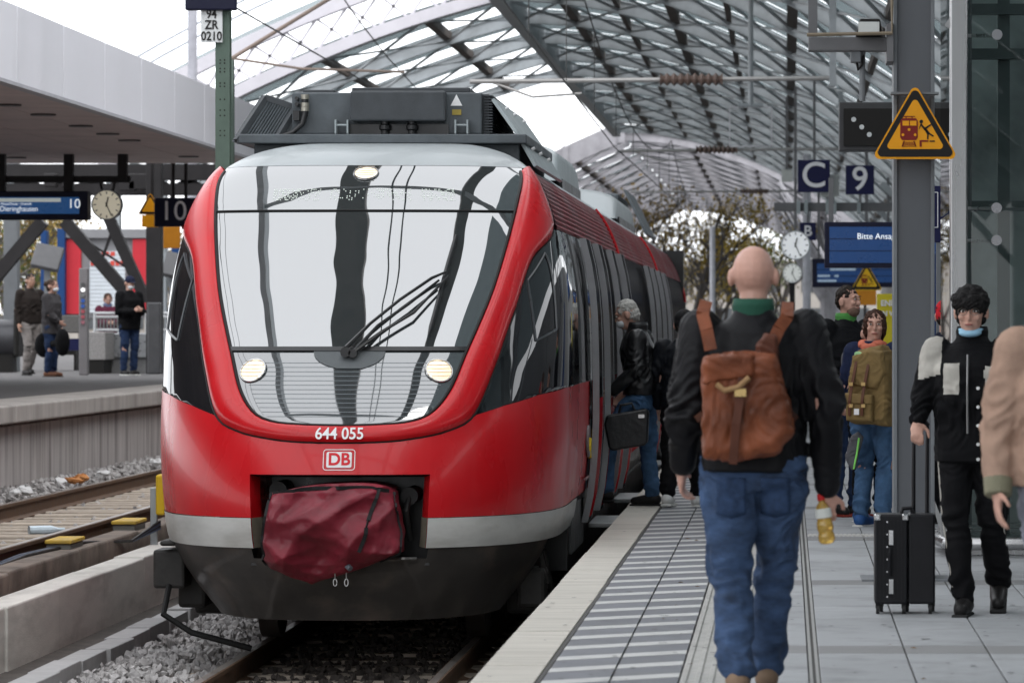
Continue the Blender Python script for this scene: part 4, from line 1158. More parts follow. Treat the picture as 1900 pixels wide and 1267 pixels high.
# clock
def clock(px, py, rpx, Y, label, post=None, tint=(.72,.66,.52), h=12, mi=26):
    c = at(px, py, Y); r = rpx*Y/F
    t = thing('station_clock', label, 'clock', (c.x, c.y, c.z-r), 'station clocks')
    def ring(rad, y): return [(c.x+rad*math.cos(a), y, c.z+rad*math.sin(a)) for a in np.linspace(0, 2*math.pi, 41)[:-1]]
    b = B(); b.cyl((c.x,Y,c.z), (c.x,Y+.16,c.z), r*.99, 40); b.build('case', m_col, t, smooth=True)
    b = B(); b.cyl((c.x,Y-.006,c.z), (c.x,Y,c.z), r*.93, 40); b.build('dial', M('dial_%d' % int(tint[2]*100), tint, .4, var=.04, emit=.3), t)  # faint glow added to the dial to brighten its face
    b = B(); b.tube(ring(r*.97, Y-.01), r*.05, 6, close=True); b.build('rim', m_steel, t, smooth=True)
    for k in range(12):
        a = math.pi*k/6; u = Vector((math.sin(a), 0, math.cos(a))); B().bar(c+u*r*.70+Vector((0,-.012,0)), c+u*r*.87+Vector((0,-.012,0)), .06*r, .012, up=(0,1,0)).build('hour_mark', m_seal, t)
    for ang, L, w, nm in ((30*(h%12)+mi/2, .52, .085, 'hour_hand'), (6*mi, .82, .06, 'minute_hand')):
        a = math.radians(ang); u = Vector((math.sin(a), 0, math.cos(a))); B().bar(c-u*r*.15+Vector((0,-.02,0)), c+u*r*L+Vector((0,-.02,0)), w*r, .01, up=(0,1,0)).build(nm, m_seal, t)
    a = math.radians(-15); u = Vector((math.sin(a),0,math.cos(a))); 
    if post: post(t, c, r)
    return t
clock(198, 380, 28, 62.3, 'round cream station clock hanging under the other platform canopy', lambda t, c, r: [B().bar(c+Vector((s*.08,.08,r*.9)), (c.x+s*.12, c.y+.08, Z_(333,62.1)), .035).build('hanger', m_col, t) for s in (-1,1)])
# platform number sign, warning triangle, orange board
t = panel('platform_number_sign', 'navy sign with large white 10 beside the red train front', 'sign', (286,367,362,421), 66, m_dnavy, .1)
text('10', .45, (X_(322,66), 65.985, Z_(393,66)), m_ltxt, t, 'number'); hang(t, 322, 367, 300, 66); hang(t, 345, 367, 300, 66)
def triangle_sign(t, c, w, Y, mats, picto=True):
    h = w*.87
    def rtri(wd, ins):
        # rounded triangle
        hh = wd*.87; P3 = [(-wd/2, -hh*.42), (wd/2, -hh*.42), (0, hh*.58)]; out = []
        cx, cz = 0, -hh*.42+hh/3; r = wd*.055
        for i, (x, z) in enumerate(P3):
            d = Vector((cx-x, cz-z)).normalized(); ctr = Vector((x, z))+d*r*2
            a0 = {0: 150, 1: 270, 2: 30}[i]
            for k in range(7):
                a = math.radians(a0+120*k/6); out.append((c.x+ctr.x+r*math.cos(a), c.z+ctr.y+r*math.sin(a)))
        return out
    mo, mk, mr = mats
    B().prism(rtri(w, 0), Y-.012, Y+.012).build('plate', mo, t)
    B().prism(rtri(w*.93, 0), Y-.016, Y-.0125).build('black_border', mk, t)
    B().prism(rtri(w*.69, 0), Y-.019, Y-.0165).build('inner_field', mo, t)
    if not picto: return
    def bx(x0, z0, x1, z1, m, nm, y=.0225): B().box(c.x+x0*w, c.x+x1*w, Y-y, Y-y+.003, c.z+z0*w, c.z+z1*w).build(nm, m, t)
    y1 = Y-.0225
    def poly(pts, m, nm, d=.0): B().prism([(c.x+x*w, c.z+z*w) for x, z in pts], y1-d, y1-d+.003).build(nm, m, t)
    poly([(-.15,-.15),(-.17,-.12),(-.17,.07),(-.15,.10),(.01,.10),(.03,.07),(.03,-.12),(.01,-.15)], mr, 'train_pictogram')
    for x0 in (-.145, -.06): bx(x0, .015, x0+.075, .07, mo, 'pictogram_window', .0262)
    for x, z in ((-.14,-.09),(0,-.09),(-.07,-.03)): B().cyl((c.x+x*w,y1-.001,c.z+z*w),(c.x+x*w,y1-.004,c.z+z*w),.016*w,10).build('pictogram_lamp', mo, t)
    bx(-.14,.115,.0,.125, mr, 'pictogram_roof'); bx(-.11,.10,-.10,.12, mr, 'pictogram_roof'); bx(-.04,.10,-.03,.12, mr, 'pictogram_roof')
    poly([(-.13,-.16),(-.155,-.225),(-.14,-.225),(-.118,-.16)], mr, 'pictogram_track'); poly([(-.01,-.16),(.015,-.225),(.0,-.225),(-.022,-.16)], mr, 'pictogram_track')
    for k in range(4): bx(-.145-.003*k, -.178-.015*k, .005+.003*k, -.172-.015*k, mr, 'pictogram_sleeper')
    poly([(.05,-.225),(.05,-.15),(.15,-.15),(.15,-.17),(.075,-.17),(.075,-.225)], mr, 'pictogram_edge'); bx(.165,-.17,.225,-.155, mk, 'pictogram_edge')
    for pts in ([(.055,.03),(.07,.045),(.12,-.02),(.105,-.04)], [(.10,-.01),(.12,.0),(.18,.035),(.185,.02),(.12,-.03)], [(.105,-.03),(.12,-.02),(.155,-.08),(.15,-.14),(.135,-.14),(.137,-.085)], [(.11,-.03),(.13,-.02),(.17,-.07),(.215,-.10),(.205,-.112),(.155,-.085)], [(.04,-.03),(.05,-.02),(.075,.03),(.062,.035)]): poly(pts, mk, 'falling_figure')
    B().cyl((c.x+.07*w,y1,c.z+.062*w),(c.x+.07*w,y1+.003,c.z+.062*w),.021*w,12).build('falling_figure', mk, t)
m_or = M('sign_orange', (.80,.34,.012), .45, var=.06, vs=6); m_blk = M('sign_black', (.015,.014,.013), .5, var=0); m_dr = M('picto_red', (.20,.02,.015), .5, var=0)
c = at(279,388,67); t = thing('warning_sign', 'orange warning triangle with small text plate half hidden by the number 10 sign', 'warning sign', c)
triangle_sign(t, c+Vector((0,0,.06)), .42, 67, (m_or, m_blk, m_dr), False); B().box(c.x-.14, c.x+.14, 66.99, 67.01, c.z-.3, c.z-.1).build('text_plate', m_or, t); hang(t, 283, 370, 300, 67)
t = panel('orange_board', 'small orange notice board under the number 10 sign', 'notice board', (303,421,334,461), 68, M('board_orange', (.55,.22,.02), .5, var=.1), .05); hang(t, 318, 421, 300, 68, .04)
# kiosk
k = thing('kiosk', 'grey kiosk with red side panels and white roller shutter on the other platform', 'kiosk', (X_(200,86), 86, P10))
Yk = 86
def kb(n, x0, y0, x1, y1, m, d=.2, yo=0, bevel=.01):
    b = B(); b.box(X_(x0,Yk), X_(x1,Yk), Yk+yo, Yk+yo+d, Z_(y1,Yk), Z_(y0,Yk)); return b.build(n, m, k, bevel=bevel)
m_kr = M('kiosk_red', (.55,.035,.05), .45, var=.05); m_kg = M('kiosk_grey', (.25,.25,.26), .6, var=.08); m_kb = M('kiosk_blue', (.012,.05,.16), .5, var=.05); m_sh = M('shutter_white', (.62,.66,.70), .5, var=.05)
kb('wall', 108, 425, 282, 590, m_kg, .3, .1); kb('lintel', 120, 425, 278, 442, m_kg, .3, -.06)
kb('side_panel', 123, 443, 150, 583, m_kr); kb('side_panel', 246, 443, 275, 583, m_kr); kb('post', 109, 425, 123, 585, m_kb, .4, -.2); kb('post', 75, 428, 86, 580, m_kb, .3); kb('post', 318, 455, 332, 585, m_kb, .3)
for i in range(16): kb('shutter_slat', 166, 466+i*7.2, 232, 466+i*7.2+6.6, m_sh, .06, .02, .006)
for i, (x0, y0, x1, y1) in enumerate(((188,467,194,475),(196,467,202,475),(205,467,213,475),(168,483,175,493),(178,483,186,493),(205,484,212,493),(214,484,221,493),(223,484,230,493))): kb('shutter_print', x0, y0, x1, y1, M('print_red', (.6,.08,.06), .5), .02, .005, 0)
# slanted info totem heads
for (px, py, lab) in ((88,478,'tilted grey information screen on a post by the blue kiosk post'), (320,492,'tilted grey information screen by the dark column')):
    Y = 80; p = at(px, py, Y); t = thing('info_screen', lab, 'screen', (p.x, Y, P10), 'tilted information screens')
    B().cbox(p, .55 if px < 100 else .34, .16, .5, Euler((math.radians(-25),math.radians(12),0))).build('screen_head', M('screen_case', (.13,.13,.135), .6), t, bevel=.02)
    B().box(p.x-.06, p.x+.06, Y-.05, Y+.05, P10, p.z).build('post', m_gcol, t)
# help point pillar
X = X_(156, 72); t = thing('help_pillar', 'slim grey help point pillar with round buttons on the other platform', 'help point', (X, 72, P10))
B().box(X-.075, X+.075, 71.9, 72.1, P10, Z_(498,72)).build('pillar', M('pillar_grey', (.20,.19,.195), .5, var=.06), t, bevel=.015)
for i, (py, cc) in enumerate(((528,(.1,.1,.1)),(538,(.8,.8,.8)),(548,(.2,.2,.2)),(558,(.05,.12,.4)),(568,(.05,.12,.4)),(578,(.4,.1,.12)),(588,(.4,.1,.12)),(598,(.35,.15,.18)))):
    z = Z_(py, 72); B().cyl((X,71.87,z),(X,71.9,z),.035,14).build('button', M('btn%d' % i, cc, .4, var=0, emit=1.0 if i == 1 else 0), t)
# planters, bench, bins
m_gran = M('granite', (.26,.25,.245), .7, var=.35, vs=40); m_gran2 = M('granite_dark', (.13,.125,.12), .7, var=.3, vs=30)
t = thing('planter_block', 'low speckled granite block beside the white railing', 'block', (X_(180,74), 74, P10))
B().box(X_(159,74), X_(196,74), 74, 75, Z_(668,74), Z_(616,74)).build('block', m_gran, t, bevel=.02); B().box(X_(162,74), X_(192,74), 74.03, 74.9, P10, Z_(668.3,74)).build('plinth', m_blk, t)
t = thing('granite_bench', 'long low granite wall with bench behind the walking man', 'bench', (X_(60,80), 80, P10))
B().box(X_(-40,80), X_(150,80), 80, 80.6, Z_(618,80), Z_(585,80)).build('back_wall', m_gran2, t, bevel=.02); B().box(X_(95,80), X_(150,80), 79.4, 79.95, Z_(658,80), Z_(650,80)).build('seat', m_blk, t); 
for px in (97, 146): B().box(X_(px,80), X_(px+4,80), 79.45, 79.9, P10, Z_(658,80)).build('leg', m_blk, t)
B().box(X_(118,80), X_(147,80), 79.96, 80.0, Z_(650,80), Z_(628,80)).build('blue_panel', m_navy, t)
t = thing('tube_bench', 'large dark rounded metal tube element at the platform edge of the left bench', 'bench', (X_(10,76), 76, P10))
B().cyl((X_(-60,76),76.4,Z_(628,76)), (X_(24,76),76.4,Z_(628,76)), .36, 24).build('tube', M('tube_dark', (.05,.05,.055), .35, metal=.3), t, smooth=True); B().box(X_(-60,76), X_(20,76), 76.2, 76.6, P10, Z_(650,76)).build('foot', m_blk, t)
B().box(X_(24,76), X_(34,76), 76, 76.8, Z_(662,76), Z_(580,76)).build('end_plate', m_blk, t, bevel=.1)
m_rl = M('railing_white', (.62,.63,.64), .4, var=.05)
for (x0, x1, Y, lab) in ((176,222,77,'white metal railing with slatted panel behind the granite block'), (272,322,78,'white metal railing beside the dark column')):
    t = thing('railing', lab, 'railing', (X_((x0+x1)/2,Y), Y, P10), 'white platform railings')
    for px in (x0, x1): B().tube([at(px,690,Y), at(px,581,Y)], .03, 8).build('post', m_rl, t, smooth=True)
    for py in (581, 588, 612): B().tube([at(x0,py,Y), at(x1,py,Y)], .025, 8).build('rail_bar', m_rl, t, smooth=True)
    for i in range(7): px = x0+4+(x1-x0-8)*i/6; B().bar(at(px,590,Y), at(px,610,Y), .03, .03).build('slat', M('slat_grey', (.2,.2,.2), .5), t)
t = thing('glass_bin', 'low glazed metal cabinet between granite block and dark column', 'cabinet', (X_(235,75), 75, P10))
B().box(X_(197,75), X_(276,75), 75, 75.7, Z_(664,75), Z_(618,75)).build('cabinet', M('cabinet', (.33,.34,.35), .3, metal=.5, var=.2, vs=8), t, bevel=.02); B().box(X_(200,75), X_(276,75), 75.05, 75.6, P10, Z_(664.3,75)).build('base', M('cab_base', (.2,.2,.2), .5), t)
# green mast with plates
X = X_(413, 37.5); Y = 37.5
t = thing('catenary_mast', 'green steel mast with white number plate 94 ZR 0210', 'mast', (X, Y, -.9))
m_gm = M('mast_green', (.10,.14,.115), .55)
b = B(); b.box(X-.066, X+.066, Y-.012, Y+.0, -.95, 8); b.box(X-.012, X+.012, Y, Y+.12, -.95, 8); b.box(X-.066, X+.066, Y+.12, Y+.132, -.95, 8); b.build('mast_profile', m_gm, t)
for py in (112,118,128,134,155,161,185,205,215,243,252): 
    for dx in (-.02,.02): z = Z_(py, Y); B().cyl((X+dx,Y-.014,z),(X+dx,Y-.011,z),.008,8).build('bolt_hole', m_blk, t)
b = B(); b.box(X_(374,Y), X_(414,Y), Y-.05, Y-.03, Z_(80,Y), Z_(18,Y)); b.build('number_plate', M('plate_white', (.68,.70,.70), .5, var=.05), t, bevel=.004)
for s_, py in (('94',28),('ZR',48),('0210',69)): text(s_, .115, (X_(394,Y), Y-.055, Z_(py,Y)), m_blk, t, 'plate_text', bold=.002, sx=.85)
b = B(); b.box(X_(346,Y), X_(441,Y), Y-.1, Y-.02, Z_(21,Y), Z_(-30,Y)); b.build('sign_box', m_dnavy, t, bevel=.015)
X = X_(357, 85); t = thing('lamp_post', 'plain grey lamp post rising beside the white gable truss', 'lamp post', (X, 85, -1)); B().tube([(X,85,-1),(X,85,9)], .1, 12).build('post', M('post_grey', (.40,.40,.44), .5), t, smooth=True)
# ================================================================ right: pillar, lift, signs
X0, X1 = X_(1661,24.000), X_(1731,24.000)
t = thing('steel_pillar', 'grey painted steel pillar carrying the big warning triangle', 'pillar', ((X0+X1)/2, 24.1, 0))
b = B(); b.box(X0+.012, X1-.012, 24.020, 24.300, 0, 9); b.build('shaft', M('pillar_paint', (.115,.12,.13), .45, var=.1, vs=2.5, dirt=.25, dcol=(.09,.09,.09), ds=2, stretch=(1,1,.3)), t)
for xx in (X0-.01, X1-.012): B().box(xx, xx+.022, 24.000, 24.320, 0, 9).build('flange', m_gcol, t, bevel=.003)
B().box(X0-.2, X1+.1, 23.900, 24.400, .0, .012).build('base_plate', m_gcol, t)
m_br = M('beam_grey', (.15,.15,.155), .5, var=.1)
B().box(X_(1500,24.000), X0-.012, 24.080, 24.220, Z_(93,24.000), Z_(67,24.000)).build('bracket_beam', m_br, t, bevel=.006); B().box(X0-.05, X0-.011, 23.960, 24.340, Z_(115,24.000), Z_(45,24.000)).build('bracket_plate', m_br, t)
B().box(X_(1500,24.000), X_(1517,24.000), 24.100, 24.200, Z_(67,24.000), Z_(-30,24.000)).build('bracket_post', m_br, t); B().tube([at(1497,65,23.950), at(1655,62,23.950), at(1655,-10,23.950)], .012, 6).build('conduit', M('conduit', (.22,.18,.13), .5), t)
t2 = thing('signal_lamp', 'small white floodlight sitting on the pillar bracket', 'lamp', at(1612,62,24.000)); c = at(1612,53,24.100); B().prism([(c.x-.08,c.z-.05),(c.x+.08,c.z-.05),(c.x+.065,c.z+.05),(c.x-.055,c.z+.05)], 24.000, 24.250).build('housing', m_blk, t2, bevel=.01); B().box(c.x-.065, c.x+.06, 23.985, 23.999, c.z-.04, c.z+.03).build('lens', M('lens_pale', (.6,.62,.6), .2), t2)
t2 = thing('cable_box', 'small grey cable box hanging under the pillar bracket with a rod', 'box', at(1600,118,24.1)); B().box(X_(1578,24.1), X_(1598,24.1), 24.100, 24.200, Z_(116,24.1), Z_(94,24.1)).build('box', m_gcol, t2, bevel=.008); B().tube([at(1590,116,24.150), at(1592,130,24.120), at(1600,120,24.120), at(1602,95,24.150)], .008, 6).build('cable', m_blk, t2); B().tube([at(1600,95,24.150), at(1600,188,24.150)], .018, 8).build('rod', m_gcol, t2)
t = thing('warning_sign', 'large yellow orange triangle sign with train and falling person pictogram', 'warning sign', at(1698,293,23.800))
triangle_sign(t, at(1698,236,23.800), .515, 23.820, (m_or, m_blk, m_dr)); B().box(X0-.03, X1+.03, 23.850, 23.990, Z_(176,23.900), Z_(172,23.900)).build('mounting_strap', m_gcol, t); B().box(X0, X1, 23.835, 24.010, Z_(280,23.900), Z_(276,23.900)).build('mounting_strap', m_gcol, t)
# signal box with dots behind
t = panel('signal_indicator', 'black rectangular signal indicator with pale round lamps behind the triangle', 'signal', (1557,190,1775,280), 36, M('signal_case', (.06,.06,.062), .5), .3)
b = B(); b.box(X_(1565,36), X_(1768,36), 35.98, 35.999, Z_(271,36), Z_(202,36)); b.build('face', m_blk, t)
for px, py in ((1584,222),(1599,236),(1613,250),(1756,232),(1813,212),(1813,232),(1813,252)): 
    if px < 1800: B().cyl(at(px,py,35.97), at(px,py,35.98), .022, 14).build('lamp', M('siglamp', (.6,.62,.62), .3), t)
B().bar(at(1640,187,36.1), at(1790,187,36.1), .03, .03).build('top_rail', m_pale, t); B().bar(at(1760,240,36.2), (3.2, 36.2, Z_(240,36)), .08, .08).build('bracket', m_gcol, t); B().bar((3.2,36.2,0), (3.2,36.2,6.8), .16, .16).build('mast', m_gcol, t)
# hanging letter signs and beam
bm_ = thing('sign_gantry', 'grey horizontal beam with clamps carrying the C and 9 signs', 'gantry', (X_(1550,76), 76, 0))
B().box(X_(1436,76), X_(1790,76), 76, 76.25, Z_(392,76), Z_(376,76)).build('beam', m_br, bm_, bevel=.01); B().box(3.1, 3.35, 76, 76.25, 0, 6).build('post', m_br, bm_)
for px in (1478,1492,1532,1545,1590): B().box(X_(px,76), X_(px+7,76), 75.9, 76.3, Z_(397,76), Z_(372,76)).build('clamp', m_pale, bm_)
def letter(rect, Y, s, size, label, hx, hy, dy=0):
    t = panel('platform_sign', label, 'sign', rect, Y, m_navy, .08)
    text(s, size, (X_((rect[0]+rect[2])/2,Y), Y-.012, Z_((rect[1]+rect[3])/2+dy,Y)), m_ltxt, t, 'letter', bold=.006)
    for px, (a, c) in zip(hx, hy): hang(t, px, a, c, Y, .05, m_br)
    return t
letter((1480,297,1540,357), 75, 'C', .66, 'navy square sign with white letter C hanging from a grey pole', (1511,), ((298,140),), 0)
letter((1569,307,1622,361), 75, '9', .62, 'navy square sign with white number 9 above the beam', (1596,), ((361,376),))
t = panel('grey_plate', 'plain pale grey plate partly behind the C sign', 'plate', (1522,324,1557,365), 75.3, M('plate_pale', (.5,.52,.50), .5), .04); hang(t, 1545, 365, 378, 75.3)
letter((1484,413,1514,446), 98, 'B', .36, 'small navy sign with white letter B beside the station clock', (1499,), ((413,380),))
t = panel('grey_plate', 'small pale plate beside the B sign', 'plate', (1450,315,1470,338), 92, M('plate_pale', (.5,.52,.50), .5), .04); hang(t, 1460, 315, 180, 92, .06, m_br)
def cpost(t, c, r): B().bar(c+Vector((0,.08,r*.9)), (c.x, c.y+.08, 6.5), .06).build('hanger', m_br, t)
clock(1476, 455, 27, 84, 'large white station clock hanging by the bald man, nearer of two', cpost, (.74,.76,.78))
def cpost2(t, c, r): B().bar(c+Vector((0,.1,-r*.9)), (c.x, c.y+.1, 0), .16, .16).build('post', m_col, t)
clock(1470, 507, 18, 118, 'smaller distant white station clock on a dark post', cpost2, (.70,.72,.70))
# displays
def display(rect, Y, label, lines, group=None):
    t = panel('train_display', label, 'display', rect, Y, m_dnavy, .3, 'blue train displays')
    x0, y0, x1, y1 = rect
    B().box(X_(x0+9,Y), X_(x1-4,Y), Y-.012, Y-.001, Z_(y1-9,Y), Z_(y0+9,Y)).build('screen', M('screen_blue2', (.006,.045,.16), .3, var=.05, emit=.22), t)
    hh = (y1-y0-18)/3
    for k in (1, 2): B().box(X_(x0+9,Y), X_(x1-4,Y), Y-.016, Y-.0125, Z_(y0+9+hh*k+.6,Y), Z_(y0+9+hh*k-.6,Y)).build('screen_line', m_dnavy, t)
    for s, size, px, py in lines: text(s, size, (X_(px,Y), Y-.018, Z_(py,Y)), m_tx, t, 'screen_text', align='LEFT')
    for px in (x0+12, x1-12): hang(t, px, y0, 330, Y, .06, m_br)
    return t
display((1530,412,1760,497), 48, 'large blue train display reading Bitte Ansagen beachten, cut by the pillar', [('Bitte Ansagen beachten', .098, 1590, 439)])
display((1507,480,1660,533), 100, 'second blue train display farther down the platform with small text lines', [])
d2_ = [o for o in col.objects if o.name.startswith('train_display')][-1]
for (a_, c_, y_) in ((1540,1588,500),(1517,1540,512),(1548,1556,512),(1517,1552,521)): B().box(X_(a_,99.97), X_(c_,99.97), 99.96, 99.98, Z_(y_+2,99.97), Z_(y_-2,99.97)).build('text_line', M('text_dim', (.35,.45,.55), .4, var=.4, vs=30, emit=.2), d2_)
m_or2 = M('sign_yellow', (.75,.45,.02), .45, var=.05)
c = at(1608,517,88); t = thing('warning_sign', 'small yellow triangle warning sign under the blue displays', 'warning sign', c); triangle_sign(t, c, .70, 88, (m_or2, m_blk, m_dr)); B().bar((c.x,88.08,c.z+.2), (c.x,88.08,6), .07).build('hanger', m_br, t)
t = panel('yellow_poster', 'yellow advertising poster with white capital letters behind the woman', 'poster', (1627,545,1720,655), 64, M('poster_yellow', (.62,.52,.03), .5, var=.08), .1)
for s_, py, sz_ in (('ENIS',563,.125),('IN VOL',582,.105)): text(s_, sz_, (X_(1634,63.98), 63.985, Z_(py,64)), m_ltxt, t, 'poster_text', align='LEFT', bold=.004)
for px in (1640,1710): hang(t, px, 655, 788, 64, .07, m_gcol, 'leg')
t = panel('orange_notice', 'blurred orange notice board beyond the bearded man', 'notice board', (1588,536,1626,566), 92, M('board_orange', (.55,.22,.02), .5, var=.1), .05); hang(t, 1605, 566, 735, 92, .06)
# dark blue information column right of pillar
t = panel('information_panel', 'tall dark blue information panel with white outline behind the pillar', 'information panel', (1731,345,1762,450), 34.5, m_navy, .08)
b = B()
for (p, q) in (((1733,357),(1740,357)),((1740,357),(1740,422)),((1740,422),(1733,422))): b.bar(at(*p,34.48), at(*q,34.48), .012, .006)
b.build('white_outline', m_ltxt, t); hang(t, 1748, 450, 850, 34.5, .1, m_gcol, 'leg')
t = panel('blue_cabinet', 'dark blue ticket cabinet standing behind the pillar', 'cabinet', (1733,470,1765,910), 36.5, M('cab_blue', (.012,.035,.11), .4), .5)
# lift shaft --------------------------------------------------------------
YL = 26.6
lift = thing('lift_shaft', 'glass lift shaft with steel corner post and round glass fittings', 'lift', (2.0, YL, 0))
m_lg = glassmat('lift_glass', (.74,.79,.78), .25, .01)
m_stl = M('brushed_steel', (.42,.42,.42), .28, metal=.85, var=.12, vs=6, stretch=(1,1,.05))
XA, XB = 1.075, 2.9
B().box(XA, XA+.115, YL, YL+.13, .12, 4.0).build('corner_post', m_stl, lift, bevel=.012); B().bar((XA-.02,YL+.06,3.48),(XA+.14,YL+.06,3.72),.03,.04).build('post_strut', m_stl, lift)
for (z0, z1) in ((.12,2.27),(2.29,5.0)): B().box(XA+.14, XB, YL+.03, YL+.045, z0, z1).build('glass_pane', m_lg, lift); B().box(XA+.02, XA+.035, YL+.15, YL+2.2, z0, z1).build('glass_pane', m_lg, lift)
for px, py in ((1850,65),(1849,386),(1849,446)):
    z = Z_(py, YL); X = X_(px, YL); B().cyl((X,YL-.012,z),(X,YL+.03,z),.035,20).build('glass_fitting', M('fitting_steel', (.3,.3,.31), .3, metal=1), lift, smooth=True); B().cyl((XA+.1,YL+.09,z),(X,YL+.09,z),.012,8).build('fitting_arm', m_stl, lift, smooth=True)
m_ld = M('lift_frame_dark', (.10,.115,.118), .4)
for (x0, x1, yo) in ((1.42,1.50,.6),(1.62,1.70,.5),(2.1,2.25,.8),(1.25,1.30,1.8)): B().box(x0, x1, YL+yo, YL+yo+.12, 0, 5).build('guide_rail', m_ld, lift)
for z in (.9, 2.28, 3.3, 3.6): B().box(XA+.14, XB, YL+.5, YL+.6, z, z+.07).build('cross_bar', m_ld, lift)
B().box(1.3, 2.9, YL+2.2, YL+2.25, 0, 5).build('rear_wall', M('lift_rear', (.34,.36,.36), .4, var=.5, vs=1.5), lift)
B().box(XA+.0, XB, YL-.01, YL+2.2, .0, .115).build('plinth', m_stl, lift, bevel=.01)
B().tube([(XA-.06,YL+1.0,.09),(XA-.06,YL+.3,.09),(XA-.02,YL-.14,.09),(XA+.1,YL-.2,.09),(XB,YL-.2,.09)], .042, 12).build('bumper_tube', m_stl, lift, smooth=True)
B().prism([(XA-.05,.10),(XA+.0,.10),(XA-.1,.36),(XA-.12,.36)], YL+.02, YL+.05).build('deflector', m_stl, lift)
# right side: dark wall added to darken the reflections in the train side
hw = thing('added_side_wall', 'dark wall added behind the lift to darken the train side reflections', 'wall', (7, 40, 0))
m_hw = M('sidewall', (.06,.065,.07), .35, var=.3, vs=.6)
for k in range(43): B().box(5.3, 5.5, -30+k*6.0, -30+k*6.0+5.9, 0, 4.0).build('wall_bay', m_hw, hw)
# ================================================================ trees and far background
def leafmat(name, c): return M(name, c, .8, var=.35, vs=2, rand=0)
def tree(px, Y, h, spread, label, leaf, nleaf, seed, z0=-1, bare=False, depth=5):
    rng = random.Random(seed); X = X_(px, Y)
    t = thing('tree', label, 'tree', (X, Y, z0), 'trees beyond the platforms')
    b = B(); tips = []
    def br(p, d, L, r, dep):
        q = p+d*L; mid = p.lerp(q, .5)+Vector((rng.uniform(-1,1),rng.uniform(-1,1),0))*L*.06
        b.tube([p, mid, q], [r, r*.85, r*.65], 5 if dep < 3 else 4, cap=False); tips.append(q)
        if dep == 0: return
        for i in range(3 if dep > 1 else 2):
            a = Vector((rng.uniform(-1,1), rng.uniform(-1,1), rng.uniform(-.1,.9))).normalized()
            br(q if i else mid, (d*.75+a*spread).normalized(), L*rng.uniform(.62,.82), r*.58, dep-1)
    br(Vector((X,Y,z0)), Vector((0,0,1)), h*.34, h*.02, depth); b.build('trunk', M('bark', (.09,.08,.075), .9, var=.2), t, smooth=False)
    lb = B()
    for i in range(nleaf):
        c = rng.choice(tips)+Vector((rng.gauss(0,.5),rng.gauss(0,.5),rng.gauss(0,.4)))*h*.07; s = rng.uniform(.05,.11)*h*.14
        R = Euler((rng.uniform(0,6),rng.uniform(0,6),rng.uniform(0,6))).to_matrix()
        lb.add([c+R@Vector((-s,0,0)), c+R@Vector((0,-s*.5,0)), c+R@Vector((s,0,0)), c+R@Vector((0,s*.5,0))], [(0,1,2,3)])
    if nleaf: lb.build('crown', leaf, t, fix=False)
lf_y = leafmat('leaf_yellow', (.36,.26,.05)); lf_g = leafmat('leaf_green', (.09,.11,.035)); lf_o = leafmat('leaf_ochre', (.22,.15,.05))
tree(1292, 178, 10, .75, 'large bare branching tree between the train and the bald man', lf_o, 250, 1, depth=4)
tree(1225, 185, 10, .75, 'bare tree with few ochre leaves behind the train end', lf_o, 900, 2)
tree(1390, 190, 9, .7, 'yellow leaved tree far down the platform axis', lf_y, 2500, 3)
tree(1335, 230, 9, .7, 'pale yellow tree at the far end of the tracks', lf_y, 2500, 4)
tree(1540, 215, 11, .7, 'ochre tree beyond the blue displays', lf_o, 1800, 5)
tree(1450, 260, 11, .7, 'green and yellow tree farthest along the platform', lf_g, 2600, 6)
tree(20, 125, 6.5, .8, 'green bushy tree beyond the other platform, left of the kiosk', lf_g, 2600, 7)
tree(75, 140, 6.5, .8, 'yellow green tree beyond the other platform behind the kiosk', lf_y, 2600, 8)
tree(-60, 120, 7, .8, 'ochre tree beyond the far end of the granite bench', lf_o, 2200, 9)
tree(150, 150, 7, .8, 'yellow tree behind the kiosk roof', lf_y, 2200, 10)
tree(330, 150, 7, .8, 'ochre tree beyond the other platform behind the train', lf_o, 2200, 12)
# signal post and pale mast far away
t = thing('white_mast', 'slim pale mast behind the bald man', 'mast', (X_(1497,105), 105, 0)); B().tube([(X_(1497,105),105,0),(X_(1497,105),105,6)], .11, 10).build('post', M('mast_pale', (.5,.5,.54), .5), t, smooth=True)
t = thing('white_mast', 'slim pale mast between the bare tree and the bald man', 'mast', (X_(1322,140), 140, 0)); B().tube([(X_(1322,140),140,0),(X_(1322,140),140,5)], .1, 10).build('post', M('mast_pale', (.5,.5,.54), .5), t, smooth=True)
# cigarette-ends and leaves on our platform
for i in range(26):
    y = random.uniform(16, 30); x = random.uniform(-1.0, 1.6); b = B(); s = random.uniform(.012,.03); a = random.uniform(0,3)
    b.add([(x-s*math.cos(a),y-s*math.sin(a),.006),(x,y-s*.3,.012),(x+s*math.cos(a),y+s*math.sin(a),.005),(x,y+s*.4,.009)], [(0,1,2,3)])
    tag(b.build('fallen_leaf', M('leaf_dry', (.30,.2,.12), .8, var=.3, rand=.3), fix=False), 'small dry fallen leaf lying on the platform paving', 'leaf', 'fallen leaves on the platform')

